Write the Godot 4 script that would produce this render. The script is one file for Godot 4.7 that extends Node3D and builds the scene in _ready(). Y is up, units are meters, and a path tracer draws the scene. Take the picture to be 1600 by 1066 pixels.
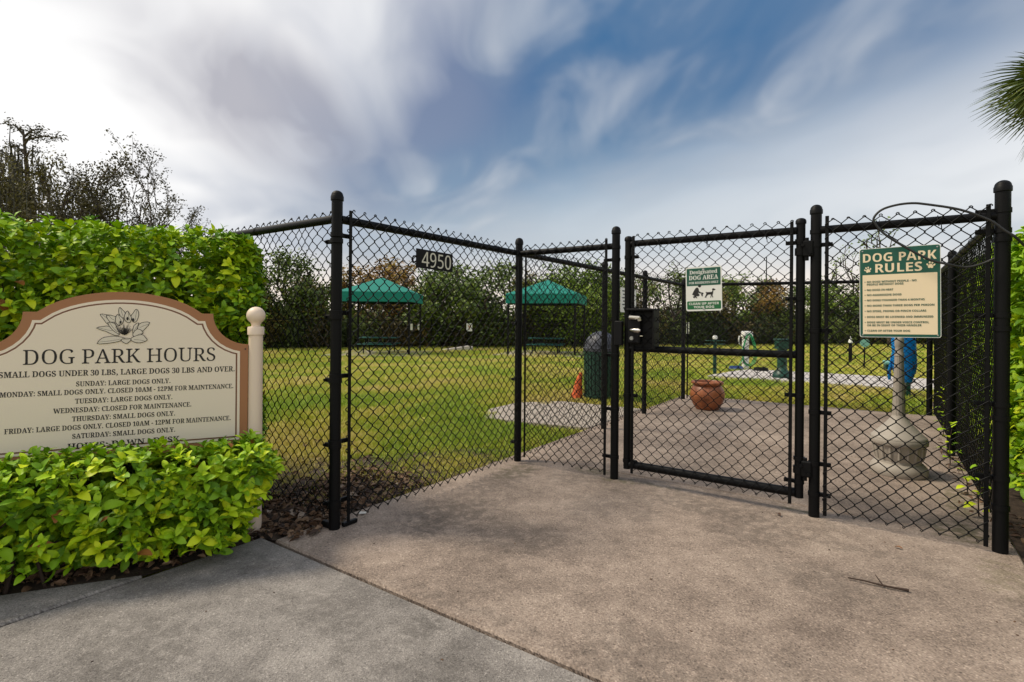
extends Node3D
# A fenced dog park entrance under a cloudy sky. World: x = along the gate wall, -z = into the park, y = up, metres.

const LINK := 0.0338          # half a chain-link diamond
var M := {}
var names := {}
var rng := RandomNumberGenerator.new()

func _ready() -> void:
	rng.seed = 4950
	setup_camera()
	setup_sky()
	setup_materials()
	build_ground()
	build_paving()
	build_fences()
	build_gate()
	build_hedges()
	build_hours_sign()
	build_fence_signs()
	build_yard_objects()
	build_far_yard()
	build_trees()
	build_palm()
	build_ground_cover()
	build_litter()

# ------------------------------------------------------------------ camera, sky, sun
func setup_camera() -> void:
	var cam := Camera3D.new()
	cam.name = "camera"
	cam.projection = Camera3D.PROJECTION_FRUSTUM
	cam.near = 0.05
	cam.far = 600.0
	cam.size = 2.0 * 0.05 * 533.0 / 836.2
	cam.frustum_offset = Vector2(0, -31.8 / 836.2 * 0.05)
	add_child(cam)
	cam.position = Vector3(0, 1.0188, 0)
	cam.rotation.y = 0.6079
	cam.rotate_object_local(Vector3(0, 0, 1), 0.00809)
	cam.current = true

func smooth(a: float, b: float, x: float) -> float:
	var t := clampf((x - a) / (b - a), 0.0, 1.0)
	return t * t * (3.0 - 2.0 * t)

func noise(s: int, freq: float, oct := 4, kind := FastNoiseLite.TYPE_SIMPLEX_SMOOTH) -> FastNoiseLite:
	var n := FastNoiseLite.new()
	n.seed = s
	n.frequency = freq
	n.noise_type = kind
	n.fractal_type = FastNoiseLite.FRACTAL_FBM
	n.fractal_octaves = oct
	return n

func setup_sky() -> void:
	var w := 1536
	var h := 768
	var im := Image.create(w, h, false, Image.FORMAT_RGBF)
	var n1 := noise(11, 1.0, 5)
	var n2 := noise(23, 2.6, 6)
	var n3 := noise(37, 0.7, 3)
	var deep := Color(0.058, 0.155, 0.315)
	var pale := Color(0.27, 0.40, 0.52)
	var lilac := Color(0.24, 0.27, 0.38)
	var white := Color(0.97, 0.965, 0.96)
	var grey := Color(0.36, 0.36, 0.42)
	var cream := Color(1.0, 0.86, 0.72)
	for y in h:
		var el := PI * (0.5 - (y + 0.5) / h)
		var eld := rad_to_deg(el)
		if eld < -1.5:
			var below := Color(0.12, 0.12, 0.09)
			for x in w:
				im.set_pixel(x, y, below)
			continue
		var ce := cos(el)
		var se := sin(el)
		var k := 1.0 / (maxf(se, 0.0) + 0.22)
		for x in w:
			var az := wrapf((x + 0.5) / w * TAU, -PI, PI)
			var azd := rad_to_deg(az)
			var px := sin(az) * ce * k
			var pz := -cos(az) * ce * k
			var warp := n3.get_noise_3d(px, pz, 1.0)
			# streaks are drawn out along one wind direction
			var sx := px * 0.86 + pz * 0.5
			var sz := -px * 0.5 + pz * 0.86
			var a := n1.get_noise_3d(sx * 0.55 + warp * 0.5, sz * 1.25, se + warp * 0.4)
			var b := n2.get_noise_3d(sx * 0.75 + warp * 0.6, sz * 1.1 + warp * 0.4, 3.0)
			var wob := azd + warp * 10.0 + a * 9.0
			# a bright bank to the west, thin veils to the north, broken cloud elsewhere
			var west := 1.0 - smooth(-69.0, -40.0, wob + 0.30 * (20.0 - eld))
			west *= smooth(-170.0, -115.0, azd)
			var line := 6.0 + 0.27 * (azd + 40.0)
			var veil := (1.0 - smooth(-10.0, 10.0, eld - line + a * 11.0 + b * 6.0)) * smooth(-52.0, -34.0, azd) * 0.84
			var rest := smooth(12.0, 70.0, azd) + (1.0 - smooth(-150.0, -110.0, azd))
			var cover := clampf(maxf(west, veil * (1.0 - smooth(30.0, 80.0, azd))) + rest * (0.72 + a * 0.8) + (a * 0.42 + b * 0.26), 0.0, 1.0)
			var blue := pale.lerp(deep, smooth(5.0, 25.0, eld))
			blue = blue.lerp(lilac, 0.65 * (1.0 - smooth(-48.0, -26.0, wob)))
			blue = blue.lerp(Color(0.33, 0.375, 0.45), clampf(0.16 + b * 0.45 + a * 0.55, 0.0, 0.6))
			var qa := azd + 62.5 + warp * 6.0
			var qe := eld - 21.0 + 0.42 * qa + a * 3.5 + b * 2.0
			var under := 0.85 * exp(-(qa * qa) / 110.0 - (qe * qe) / 24.0)
			qa = azd + 52.0 + warp * 6.0
			qe = eld - 17.0 + 0.5 * qa + a * 4.0 + b * 2.0
			under += 0.55 * exp(-(qa * qa) / 60.0 - (qe * qe) / 12.0)
			var shade := clampf(0.22 - a * 0.55 - b * 0.3, 0.0, 1.0) * 0.42 + under * (0.68 + b * 1.1 + a * 0.4)
			var c := blue.lerp(white.lerp(grey, clampf(shade, 0.0, 0.85)), cover)
			c = c.lerp(Color(0.47, 0.53, 0.58), (1.0 - smooth(6.0, 15.0, eld)) * 0.62 * smooth(-66.0, -48.0, azd))
			c = c.lerp(cream, (1.0 - smooth(2.0, 8.0, eld)) * 0.8)
			im.set_pixel(x, y, c * 0.58)
	var pano := PanoramaSkyMaterial.new()
	pano.panorama = ImageTexture.create_from_image(im)
	var sky := Sky.new()
	sky.sky_material = pano
	var env := Environment.new()
	env.background_mode = Environment.BG_SKY
	env.sky = sky
	env.tonemap_mode = Environment.TONE_MAPPER_LINEAR
	env.tonemap_exposure = 1.88
	env.sdfgi_enabled = true
	env.ssao_enabled = true
	env.ssil_enabled = true
	var we := WorldEnvironment.new()
	we.name = "environment"
	we.environment = env
	add_child(we)
	var sun := DirectionalLight3D.new()
	sun.name = "sun"
	sun.light_energy = 0.5
	sun.light_color = Color(1.0, 0.95, 0.86)
	sun.light_angular_distance = 12.0
	sun.shadow_enabled = true
	add_child(sun)
	var to_sun := Vector3(sin(deg_to_rad(-116.0)) * 0.60, 0.80, -cos(deg_to_rad(-116.0)) * 0.60)
	sun.look_at_from_position(to_sun * 40.0, Vector3.ZERO)

# ------------------------------------------------------------------ helpers
func P(u: float, v: float, y := 0.0) -> Vector3:
	return Vector3(u, y, -v)

func ground_y(u: float, v: float) -> float:
	var d := Vector2(maxf(0.0, v - 8.5), maxf(0.0, -3.0 - u) + maxf(0.0, u - 1.5)).length()
	return -0.62 * smooth(0.0, 17.0, d)

class MB:
	var v := PackedVector3Array()
	var n := PackedVector3Array()
	var c := PackedColorArray()
	var uv := PackedVector2Array()
	var idx := PackedInt32Array()
	var col := Color.WHITE

	func vert(p: Vector3, nn: Vector3, u := Vector2.ZERO) -> int:
		v.append(p); n.append(nn); c.append(col); uv.append(u)
		return v.size() - 1

	func poly(pts: Array, nrm: Vector3) -> void:
		var cr: Vector3 = (pts[1] - pts[0]).cross(pts[2] - pts[0])
		if cr.dot(nrm) > 0.0:
			pts = pts.duplicate()
			pts.reverse()
		var b := v.size()
		for p in pts:
			vert(p, nrm, Vector2(p.x, p.z))
		for i in range(1, pts.size() - 1):
			idx.append_array(PackedInt32Array([b, b + i, b + i + 1]))

	func quad(a: Vector3, b: Vector3, cc: Vector3, d: Vector3) -> void:
		var nn := (b - a).cross(d - a).normalized()
		poly([a, b, cc, d], nn)

	func rings(rows: Array, norms: Array, closed := true) -> void:
		# rows of vertices, each row counter-clockwise seen from the row's far end
		var b := v.size()
		var m: int = rows[0].size()
		for i in rows.size():
			for k in m:
				vert(rows[i][k], norms[i][k])
		for i in rows.size() - 1:
			for k in (m if closed else m - 1):
				var k2 := (k + 1) % m
				var p := b + i * m + k
				var q := b + i * m + k2
				var r := b + (i + 1) * m + k2
				var s := b + (i + 1) * m + k
				idx.append_array(PackedInt32Array([p, s, r, p, r, q]))

	func tube(pts: Array, rad: Variant, sides := 8, caps := true) -> void:
		var rows := []
		var norms := []
		var last := Vector3.ZERO
		for i in pts.size():
			var t: Vector3 = (pts[mini(i + 1, pts.size() - 1)] - pts[maxi(i - 1, 0)]).normalized()
			var nn: Vector3
			if last == Vector3.ZERO:
				nn = t.cross(Vector3(0.31, 0.2, 0.93) if absf(t.z) < 0.9 else Vector3(0.9, 0.3, 0.1)).normalized()
			else:
				nn = (last - t * last.dot(t)).normalized()
			last = nn
			var bb := t.cross(nn)
			var r: float = rad[i] if rad is Array else rad
			var row := []
			var nr := []
			for k in sides:
				var a := TAU * k / sides
				var o := nn * cos(a) + bb * sin(a)
				row.append(pts[i] + o * r)
				nr.append(o)
			rows.append(row)
			norms.append(nr)
		rings(rows, norms)
		if caps:
			poly(rows[0], (pts[0] - pts[1]).normalized())
			poly(rows[-1], (pts[-1] - pts[-2]).normalized())

	func lathe(prof: Array, sides := 24, at := Vector3.ZERO, sharp := 0.7) -> void:
		# prof: Vector2(radius, height) from bottom to top
		var seg := []
		for i in prof.size() - 1:
			var d: Vector2 = prof[i + 1] - prof[i]
			seg.append(Vector2(d.y, -d.x).normalized())
		for i in prof.size() - 1:
			var n0: Vector2 = seg[i]
			var n1: Vector2 = seg[i]
			if i > 0 and seg[i - 1].dot(seg[i]) > sharp:
				n0 = (seg[i - 1] + seg[i]).normalized()
			if i < seg.size() - 1 and seg[i + 1].dot(seg[i]) > sharp:
				n1 = (seg[i + 1] + seg[i]).normalized()
			var rows := [[], []]
			var norms := [[], []]
			for k in sides:
				var a := TAU * k / sides
				var o := Vector3(cos(a), 0, -sin(a))
				rows[0].append(at + o * prof[i].x + Vector3(0, prof[i].y, 0))
				rows[1].append(at + o * prof[i + 1].x + Vector3(0, prof[i + 1].y, 0))
				norms[0].append(o * n0.x + Vector3(0, n0.y, 0))
				norms[1].append(o * n1.x + Vector3(0, n1.y, 0))
			rings(rows, norms)

	func box(at: Vector3, size: Vector3, bev := 0.0, bas := Basis.IDENTITY) -> void:
		var h := size * 0.5
		var b := minf(bev, minf(h.x, minf(h.y, h.z)) * 0.9)
		for ax in 3:
			var u := (ax + 1) % 3
			var w := (ax + 2) % 3
			for s in [-1.0, 1.0]:
				var pts := []
				for q in [[-1.0, -1.0], [1.0, -1.0], [1.0, 1.0], [-1.0, 1.0]]:
					var p := Vector3.ZERO
					p[ax] = s * h[ax]
					p[u] = q[0] * (h[u] - b)
					p[w] = q[1] * (h[w] - b)
					pts.append(at + bas * p)
				var nn := Vector3.ZERO
				nn[ax] = s
				poly(pts, bas * nn)
		if b <= 0.0:
			return
		for ax in 3:
			var u := (ax + 1) % 3
			var w := (ax + 2) % 3
			for s in [-1.0, 1.0]:
				for t in [-1.0, 1.0]:
					var pts := []
					for q in [[0, -1.0], [0, 1.0], [1, 1.0], [1, -1.0]]:
						var p := Vector3.ZERO
						p[ax] = q[1] * (h[ax] - b)
						p[u] = s * (h[u] - (b if q[0] == 1 else 0.0))
						p[w] = t * (h[w] - (b if q[0] == 0 else 0.0))
						pts.append(at + bas * p)
					var nn := Vector3.ZERO
					nn[u] = s
					nn[w] = t
					poly(pts, (bas * nn).normalized())
		for sx in [-1.0, 1.0]:
			for sy in [-1.0, 1.0]:
				for sz in [-1.0, 1.0]:
					var sg := Vector3(sx, sy, sz)
					var pts := []
					for ax in 3:
						var p := Vector3.ZERO
						for j in 3:
							p[j] = sg[j] * (h[j] if j == ax else h[j] - b)
						pts.append(at + bas * p)
					poly(pts, (bas * sg).normalized())

	func prism(outline: PackedVector2Array, z0: float, z1: float, xf := Transform3D.IDENTITY, sides := true) -> void:
		# an outline in x, y; front at z1
		var tri := Geometry2D.triangulate_polygon(outline)
		for f in [z0, z1]:
			if f == z0 and not sides:
				continue
			var nn := xf.basis * Vector3(0, 0, 1.0 if f == z1 else -1.0)
			for i in range(0, tri.size(), 3):
				var pts := []
				for k in 3:
					var p := outline[tri[i + k]]
					pts.append(xf * Vector3(p.x, p.y, f))
				poly(pts, nn)
		if sides:
			var cw := 1.0 if Geometry2D.is_polygon_clockwise(outline) else -1.0
			for i in outline.size():
				var p := outline[i]
				var q := outline[(i + 1) % outline.size()]
				if p.distance_to(q) < 1e-6:
					continue
				var d := (q - p).normalized()
				var nn := xf.basis * Vector3(-d.y, d.x, 0) * cw
				poly([xf * Vector3(p.x, p.y, z0), xf * Vector3(q.x, q.y, z0), xf * Vector3(q.x, q.y, z1), xf * Vector3(p.x, p.y, z1)], nn)

	func stroke(pts: Array, width: Variant, z: float, closed := false) -> void:
		var m := pts.size()
		for i in (m if closed else m - 1):
			var p: Vector2 = pts[i]
			var q: Vector2 = pts[(i + 1) % m]
			var d := (q - p).normalized()
			var w0: float = width[i] if width is Array else width
			var w1: float = width[(i + 1) % m] if width is Array else width
			var nn := Vector2(-d.y, d.x)
			var a := p - d * w0 * 0.3
			var b := q + d * w1 * 0.3
			poly([Vector3(a.x + nn.x * w0 * 0.5, a.y + nn.y * w0 * 0.5, z), Vector3(b.x + nn.x * w1 * 0.5, b.y + nn.y * w1 * 0.5, z), Vector3(b.x - nn.x * w1 * 0.5, b.y - nn.y * w1 * 0.5, z), Vector3(a.x - nn.x * w0 * 0.5, a.y - nn.y * w0 * 0.5, z)], Vector3(0, 0, 1))

	func mesh() -> ArrayMesh:
		var arr := []
		arr.resize(Mesh.ARRAY_MAX)
		arr[Mesh.ARRAY_VERTEX] = v
		arr[Mesh.ARRAY_NORMAL] = n
		arr[Mesh.ARRAY_COLOR] = c
		arr[Mesh.ARRAY_TEX_UV] = uv
		arr[Mesh.ARRAY_INDEX] = idx
		var am := ArrayMesh.new()
		am.add_surface_from_arrays(Mesh.PRIMITIVE_TRIANGLES, arr)
		return am

func numbered(called: String) -> String:
	if not names.has(called):
		names[called] = 0
		return called
	names[called] += 1
	return "%s_%03d" % [called, names[called]]

func tag(o: Node, label: String, category: String, group := "", kind := "") -> void:
	o.set_meta("label", label)
	o.set_meta("category", category)
	if group:
		o.set_meta("group", group)
	if kind:
		o.set_meta("kind", kind)

func thing(called: String, label: String, category: String, at := Vector3.ZERO, turn := 0.0, group := "") -> Node3D:
	var o := Node3D.new()
	o.name = numbered(called)
	add_child(o)
	o.position = at
	o.rotation.y = turn
	tag(o, label, category, group)
	return o

func part(parent: Node, called: String, shape: Variant, material: Material) -> MeshInstance3D:
	var o := MeshInstance3D.new()
	o.mesh = shape.mesh() if shape is MB else shape
	o.material_override = material
	o.name = numbered(called) if parent == self else called
	parent.add_child(o, true)
	return o

func struct(called: String, shape: Variant, material: Material, label := "", category := "") -> MeshInstance3D:
	var o := part(self, called, shape, material)
	o.set_meta("kind", "structure")
	if label:
		tag(o, label, category)
	return o

func mat(lin: Color, rough := 0.6, metal := 0.0) -> StandardMaterial3D:
	var m := StandardMaterial3D.new()
	m.albedo_color = lin.linear_to_srgb()
	m.roughness = rough
	m.metallic = metal
	return m

func tex(im: Image) -> ImageTexture:
	return ImageTexture.create_from_image(im)

func rough_map(s: int, freq: float, size := 256) -> NoiseTexture2D:
	var t := NoiseTexture2D.new()
	t.width = size
	t.height = size
	t.seamless = true
	t.noise = noise(s, freq, 5)
	return t

# a tiling colour picture from fine and coarse noise between three colours (linear), with dark and light grains
func grain_picture(s: int, size: int, dark: Color, mid: Color, light: Color, coarse: float, fine: float, specks: float) -> ImageTexture:
	var im := Image.create(size, size, false, Image.FORMAT_RGB8)
	var c1 := noise(s, coarse, 4).get_seamless_image(size, size)
	var f1 := noise(s + 1, fine, 3).get_seamless_image(size, size)
	var f2 := noise(s + 2, 0.45, 2, FastNoiseLite.TYPE_VALUE).get_seamless_image(size, size)
	var d1 := c1.get_data()
	var d2 := f1.get_data()
	var d3 := f2.get_data()
	var out := PackedByteArray()
	out.resize(size * size * 3)
	var r := RandomNumberGenerator.new()
	r.seed = s
	for i in size * size:
		var t := (d1[i] * 0.5 + d2[i] * 0.3 + d3[i] * 0.2) / 255.0
		t = clampf((t - 0.5) * 2.0 + 0.5, 0.0, 1.0)
		var c := dark.lerp(mid, t * 2.0) if t < 0.5 else mid.lerp(light, t * 2.0 - 1.0)
		var g := r.randf()
		if g < specks:
			c = c * 0.62
		elif g > 1.0 - specks * 0.6:
			c = c.lerp(light * 1.25, 0.6)
		c = c.linear_to_srgb()
		out[i * 3] = clampi(int(c.r * 255.0), 0, 255)
		out[i * 3 + 1] = clampi(int(c.g * 255.0), 0, 255)
		out[i * 3 + 2] = clampi(int(c.b * 255.0), 0, 255)
	im.set_data(size, size, false, Image.FORMAT_RGB8, out)
	return tex(im)

func setup_materials() -> void:
	M.black = mat(Color(0.004, 0.004, 0.0045), 0.5)
	M.black.metallic_specular = 0.28
	M.black_wire = mat(Color(0.004, 0.004, 0.0045), 0.5)
	M.black_wire.metallic_specular = 0.3
	M.black_box = mat(Color(0.007, 0.007, 0.008), 0.5)
	M.black_box.metallic_specular = 0.3
	M.rubber = mat(Color(0.014, 0.014, 0.014), 0.55)
	M.chrome = mat(Color(0.62, 0.6, 0.56), 0.28, 1.0)
	M.steel = mat(Color(0.45, 0.45, 0.45), 0.4, 0.9)
	M.cream = mat(Color(0.88, 0.755, 0.60), 0.5)
	M.cream_post = mat(Color(0.86, 0.69, 0.54), 0.45)
	M.brown = mat(Color(0.38, 0.165, 0.07), 0.5)
	M.line_brown = mat(Color(0.19, 0.075, 0.035), 0.5)
	M.ink = mat(Color(0.012, 0.010, 0.009), 0.6)
	M.lily_white = mat(Color(0.74, 0.66, 0.54), 0.5)
	M.sign_green = mat(Color(0.004, 0.088, 0.058), 0.4)
	M.sign_green_2 = mat(Color(0.004, 0.085, 0.05), 0.4)
	M.sign_grass = mat(Color(0.006, 0.13, 0.035), 0.4)
	M.sign_buff = mat(Color(0.90, 0.735, 0.50), 0.5)
	M.sign_white = mat(Color(0.80, 0.80, 0.75), 0.45)
	M.plate = mat(Color(0.004, 0.004, 0.0045), 0.5)
	M.plate.metallic_specular = 0.3
	M.digit = mat(Color(0.62, 0.6, 0.5), 0.5)
	M.terracotta = mat(Color(1, 1, 1), 0.42)
	M.terracotta.albedo_texture = grain_picture(71, 256, Color(0.10, 0.032, 0.014), Color(0.29, 0.09, 0.032), Color(0.46, 0.16, 0.06), 0.012, 0.06, 0.02)
	M.terracotta.uv1_triplanar = true
	M.terracotta.uv1_scale = Vector3(2.2, 2.2, 2.2)
	M.taupe = mat(Color(1, 1, 1), 0.6)
	M.taupe.albedo_texture = grain_picture(81, 256, Color(0.34, 0.30, 0.25), Color(0.36, 0.32, 0.27), Color(0.38, 0.34, 0.29), 0.03, 0.2, 0.02)
	M.taupe.uv1_triplanar = true
	M.taupe.uv1_scale = Vector3(3, 3, 3)
	M.can_green = mat(Color(0.006, 0.045, 0.028), 0.45)
	M.dome_grey = mat(Color(0.05, 0.053, 0.068), 0.5)
	M.green_paint = mat(Color(0.003, 0.048, 0.03), 0.45)
	M.canopy = mat(Color(0.003, 0.20, 0.155), 0.85)
	M.canopy.backlight_enabled = true
	M.canopy.backlight = Color(0.05, 0.26, 0.22)
	M.white_paint = mat(Color(0.75, 0.74, 0.70), 0.5)
	M.hose = mat(Color(0.01, 0.35, 0.11), 0.4)
	M.blue_plastic = mat(Color(0.004, 0.30, 0.78), 0.45)
	M.blue_plastic.backlight_enabled = true
	M.blue_plastic.backlight = Color(0.05, 0.4, 0.6)
	M.blue_bowl = mat(Color(0.01, 0.05, 0.22), 0.4)
	M.orange_bag = mat(Color(0.65, 0.11, 0.02), 0.55)
	M.teal_pale = mat(Color(0.18, 0.42, 0.36), 0.5)
	M.table = mat(Color(0.012, 0.10, 0.085), 0.4)
	M.bark = mat(Color(1, 1, 1), 0.9)
	M.bark.albedo_texture = grain_picture(91, 256, Color(0.03, 0.022, 0.016), Color(0.07, 0.052, 0.038), Color(0.13, 0.10, 0.075), 0.03, 0.12, 0.05)
	M.bark.uv1_triplanar = true
	M.bark.uv1_scale = Vector3(1.5, 0.6, 1.5)
	M.twig = mat(Color(0.045, 0.026, 0.016), 0.85)
	M.leaf = mat(Color(1, 1, 1), 0.5)
	M.leaf.metallic_specular = 0.36
	M.leaf.vertex_color_use_as_albedo = true
	M.leaf.backlight_enabled = true
	M.leaf.backlight = Color(0.30, 0.34, 0.16)
	M.far_leaf = mat(Color(1, 1, 1), 0.6)
	M.far_leaf.vertex_color_use_as_albedo = true
	M.far_leaf.backlight_enabled = true
	M.far_leaf.backlight = Color(0.45, 0.5, 0.3)
	M.grass = mat(Color(1, 1, 1), 0.6)
	M.grass.vertex_color_use_as_albedo = true
	M.grass.backlight_enabled = true
	M.grass.backlight = Color(0.4, 0.45, 0.2)
	M.dead = mat(Color(1, 1, 1), 0.8)
	M.dead.vertex_color_use_as_albedo = true
	M.lawn = mat(Color(1, 1, 1), 0.95)
	M.lawn.albedo_texture = grain_picture(101, 512, Color(0.21, 0.21, 0.03), Color(0.35, 0.34, 0.05), Color(0.47, 0.42, 0.09), 0.012, 0.09, 0.08)
	M.lawn.uv1_triplanar = true
	M.lawn.uv1_world_triplanar = true
	M.lawn.uv1_scale = Vector3(0.28, 0.28, 0.28)
	M.soil = mat(Color(1, 1, 1), 0.95)
	M.soil.albedo_texture = grain_picture(111, 512, Color(0.025, 0.016, 0.010), Color(0.055, 0.035, 0.022), Color(0.10, 0.068, 0.045), 0.03, 0.15, 0.12)
	M.soil.uv1_triplanar = true
	M.soil.uv1_world_triplanar = true
	M.soil.uv1_scale = Vector3(0.9, 0.9, 0.9)

# ------------------------------------------------------------------ ground and paving
func build_ground() -> void:
	# one sheet that reaches past everything, finer near the camera
	var us := [-260.0, -150.0, -90.0, -60.0, -45.0]
	var vs := [-80.0, -40.0, -20.0, -10.0, -4.0]
	for i in 66:
		us.append(-36.0 + i)
		vs.append(-2.0 + i)
	us.append_array([45.0, 70.0, 120.0, 260.0])
	vs.append_array([80.0, 110.0, 160.0, 300.0])
	var m := MB.new()
	for j in vs.size():
		for i in us.size():
			m.vert(P(us[i], vs[j], ground_y(us[i], vs[j]) - 0.03), Vector3.UP)
	var w := us.size()
	for j in vs.size() - 1:
		for i in w - 1:
			var a := j * w + i
			m.idx.append_array(PackedInt32Array([a, a + w, a + w + 1, a, a + w + 1, a + 1]))
	struct("ground", m, M.lawn)
	# bare soil under the fence, the hedges and the sign
	var beds := [
		[[-2.31, 1.42], [-2.37, 1.40], [-2.40, 1.12], [-2.42, 0.9], [-2.66, 0.53], [-3.3, -0.5], [-4.6, -0.9], [-4.9, 1.2], [-4.2, 2.1], [-3.5, 2.4], [-3.0, 2.95], [-2.7, 3.4], [-2.31, 3.5]],
		[[0.505, 1.2], [0.505, 9.2], [0.9, 9.4], [1.9, 9.0], [2.4, 5.0], [2.2, 1.0], [1.4, 0.4]]]
	for j in [[-2.40, 1.36, 1.25, 1.43], [-2.42, -3.05, -2.36, 0.98], [-2.32, 3.36, 0.52, 3.40], [-2.32, 4.825, 0.52, 4.865]]:
		beds.append([[j[0], j[1]], [j[2], j[1]], [j[2], j[3]], [j[0], j[3]]])
	for b in beds:
		var outline := PackedVector2Array()
		for i in b.size():
			outline.append(Vector2(b[i][0], b[i][1]))
		var s := MB.new()
		var tri := Geometry2D.triangulate_polygon(outline)
		for i in range(0, tri.size(), 3):
			var pts := []
			for k in 3:
				pts.append(P(outline[tri[i + k]].x, outline[tri[i + k]].y, -0.012 if b.size() > 4 else -0.020))
			s.poly(pts, Vector3.UP)
		struct("soil", s, M.soil)

func concrete(s: int, dark: Color, mid: Color, light: Color, stains: Array, u0: float, v0: float, span: float) -> StandardMaterial3D:
	# unique mapping over a span in metres; stains: [u, v, ru, rv, strength, r, g, b]
	var size := 2048
	var c1 := noise(s, 0.0034, 4).get_image(size, size).get_data()
	var c2 := noise(s + 1, 0.02, 4).get_image(size, size).get_data()
	var f1 := noise(s + 2, 0.30, 2).get_image(size, size).get_data()
	var f2 := noise(s + 3, 0.75, 1, FastNoiseLite.TYPE_VALUE).get_image(size, size).get_data()
	var e1 := noise(s + 4, 0.045, 4).get_image(size, size).get_data()
	var out := PackedByteArray()
	out.resize(size * size * 3)
	var shade := PackedFloat32Array()
	shade.resize(size * size)
	shade.fill(0.0)
	var moss_at := shade.duplicate()
	for q in stains:
		var cu: float = (q[0] - u0) / span * size
		var cv: float = (q[1] - v0) / span * size
		var ru: float = q[2] / span * size
		var rv: float = q[3] / span * size
		for y in range(maxi(0, int(cv - rv)), mini(size, int(cv + rv))):
			for x in range(maxi(0, int(cu - ru)), mini(size, int(cu + ru))):
				var dx := (x - cu) / ru
				var dy := (y - cv) / rv
				var k := 1.0 - sqrt(dx * dx + dy * dy)
				if k <= 0.0:
					continue
				var i := y * size + x
				var e: float = clampf((e1[i] / 255.0 - 0.5) * 3.0 + 0.2 + k * 0.9, 0.0, 1.0) * (0.55 + 0.45 * f1[i] / 255.0)
				if q.size() > 5:
					moss_at[i] = maxf(moss_at[i], e * minf(1.0, k * 2.2) * q[4])
				else:
					shade[i] = maxf(shade[i], e * minf(1.0, k * 2.2) * q[4])
	# 64 steps of colour, so that each pixel is a look-up
	var ramp := []
	for i in 256:
		var t := i / 255.0
		var c := dark.lerp(mid, t * 2.0) if t < 0.5 else mid.lerp(light, t * 2.0 - 1.0)
		ramp.append(c)
	var stain_col := Color(0.055, 0.046, 0.036)
	var moss_col := Color(0.105, 0.10, 0.022)
	for i in size * size:
		var t := (c1[i] * 0.30 + c2[i] * 0.22 + f1[i] * 0.14 + f2[i] * 0.34) / 255.0
		t = clampf((t - 0.5) * 2.1 + 0.5, 0.0, 1.0)
		var c: Color = ramp[int(t * 255.0)]
		if f2[i] > 222:
			c = c * 1.3
		elif f2[i] < 30:
			c = c * 0.62
		if moss_at[i] > 0.003:
			c = c.lerp(moss_col, moss_at[i])
		if shade[i] > 0.003:
			c = c.lerp(stain_col, shade[i])
		out[i * 3] = int(sqrt(clampf(c.r, 0, 1)) * 255.0)
		out[i * 3 + 1] = int(sqrt(clampf(c.g, 0, 1)) * 255.0)
		out[i * 3 + 2] = int(sqrt(clampf(c.b, 0, 1)) * 255.0)
	var im := Image.create_from_data(size, size, false, Image.FORMAT_RGB8, out)
	var m := mat(Color(1, 1, 1), 0.9)
	m.albedo_texture = tex(im)
	m.normal_enabled = true
	var nm := NoiseTexture2D.new()
	nm.width = 2048
	nm.height = 2048
	nm.noise = noise(s + 6, 0.45, 2)
	nm.as_normal_map = true
	nm.bump_strength = 5.0
	m.normal_texture = nm
	m.normal_scale = 0.3
	return m

func slab(called: String, outline: Array, top: float, thick: float, m: Material, u0: float, v0: float, span: float) -> MeshInstance3D:
	# a concrete slab with a worn, rounded arris
	var b := MB.new()
	var o := PackedVector2Array()
	for p in outline:
		o.append(Vector2(p[0], p[1]))
	if Geometry2D.is_polygon_clockwise(o):
		o.reverse()
	var inner: PackedVector2Array = Geometry2D.offset_polygon(o, -0.008, Geometry2D.JOIN_MITER)[0]
	var tri := Geometry2D.triangulate_polygon(inner)
	for i in range(0, tri.size(), 3):
		var pts := []
		for k in 3:
			pts.append(P(inner[tri[i + k]].x, inner[tri[i + k]].y, top))
		b.poly(pts, Vector3.UP)
	var m2 := inner.size()
	for i in m2:
		var p := inner[i]
		var q := inner[(i + 1) % m2]
		var d := (q - p).normalized()
		var out2 := Vector2(d.y, -d.x)
		if Geometry2D.is_polygon_clockwise(inner):
			out2 = -out2
		var n3 := Vector3(out2.x, 0, -out2.y)
		var po := p + out2 * 0.008
		var qo := q + out2 * 0.008
		b.poly([P(p.x, p.y, top), P(q.x, q.y, top), P(qo.x, qo.y, top - 0.007), P(po.x, po.y, top - 0.007)], (n3 * 0.7 + Vector3.UP * 0.7).normalized())
		b.poly([P(po.x, po.y, top - 0.007), P(qo.x, qo.y, top - 0.007), P(qo.x, qo.y, top - thick), P(po.x, po.y, top - thick)], n3)
	for i in b.v.size():
		b.uv[i] = Vector2((b.v[i].x - u0 + (b.v[i].y - top) * 0.8) / span, (-b.v[i].z - v0 + (b.v[i].y - top) * 0.6) / span)
	return struct(called, b, m)

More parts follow.
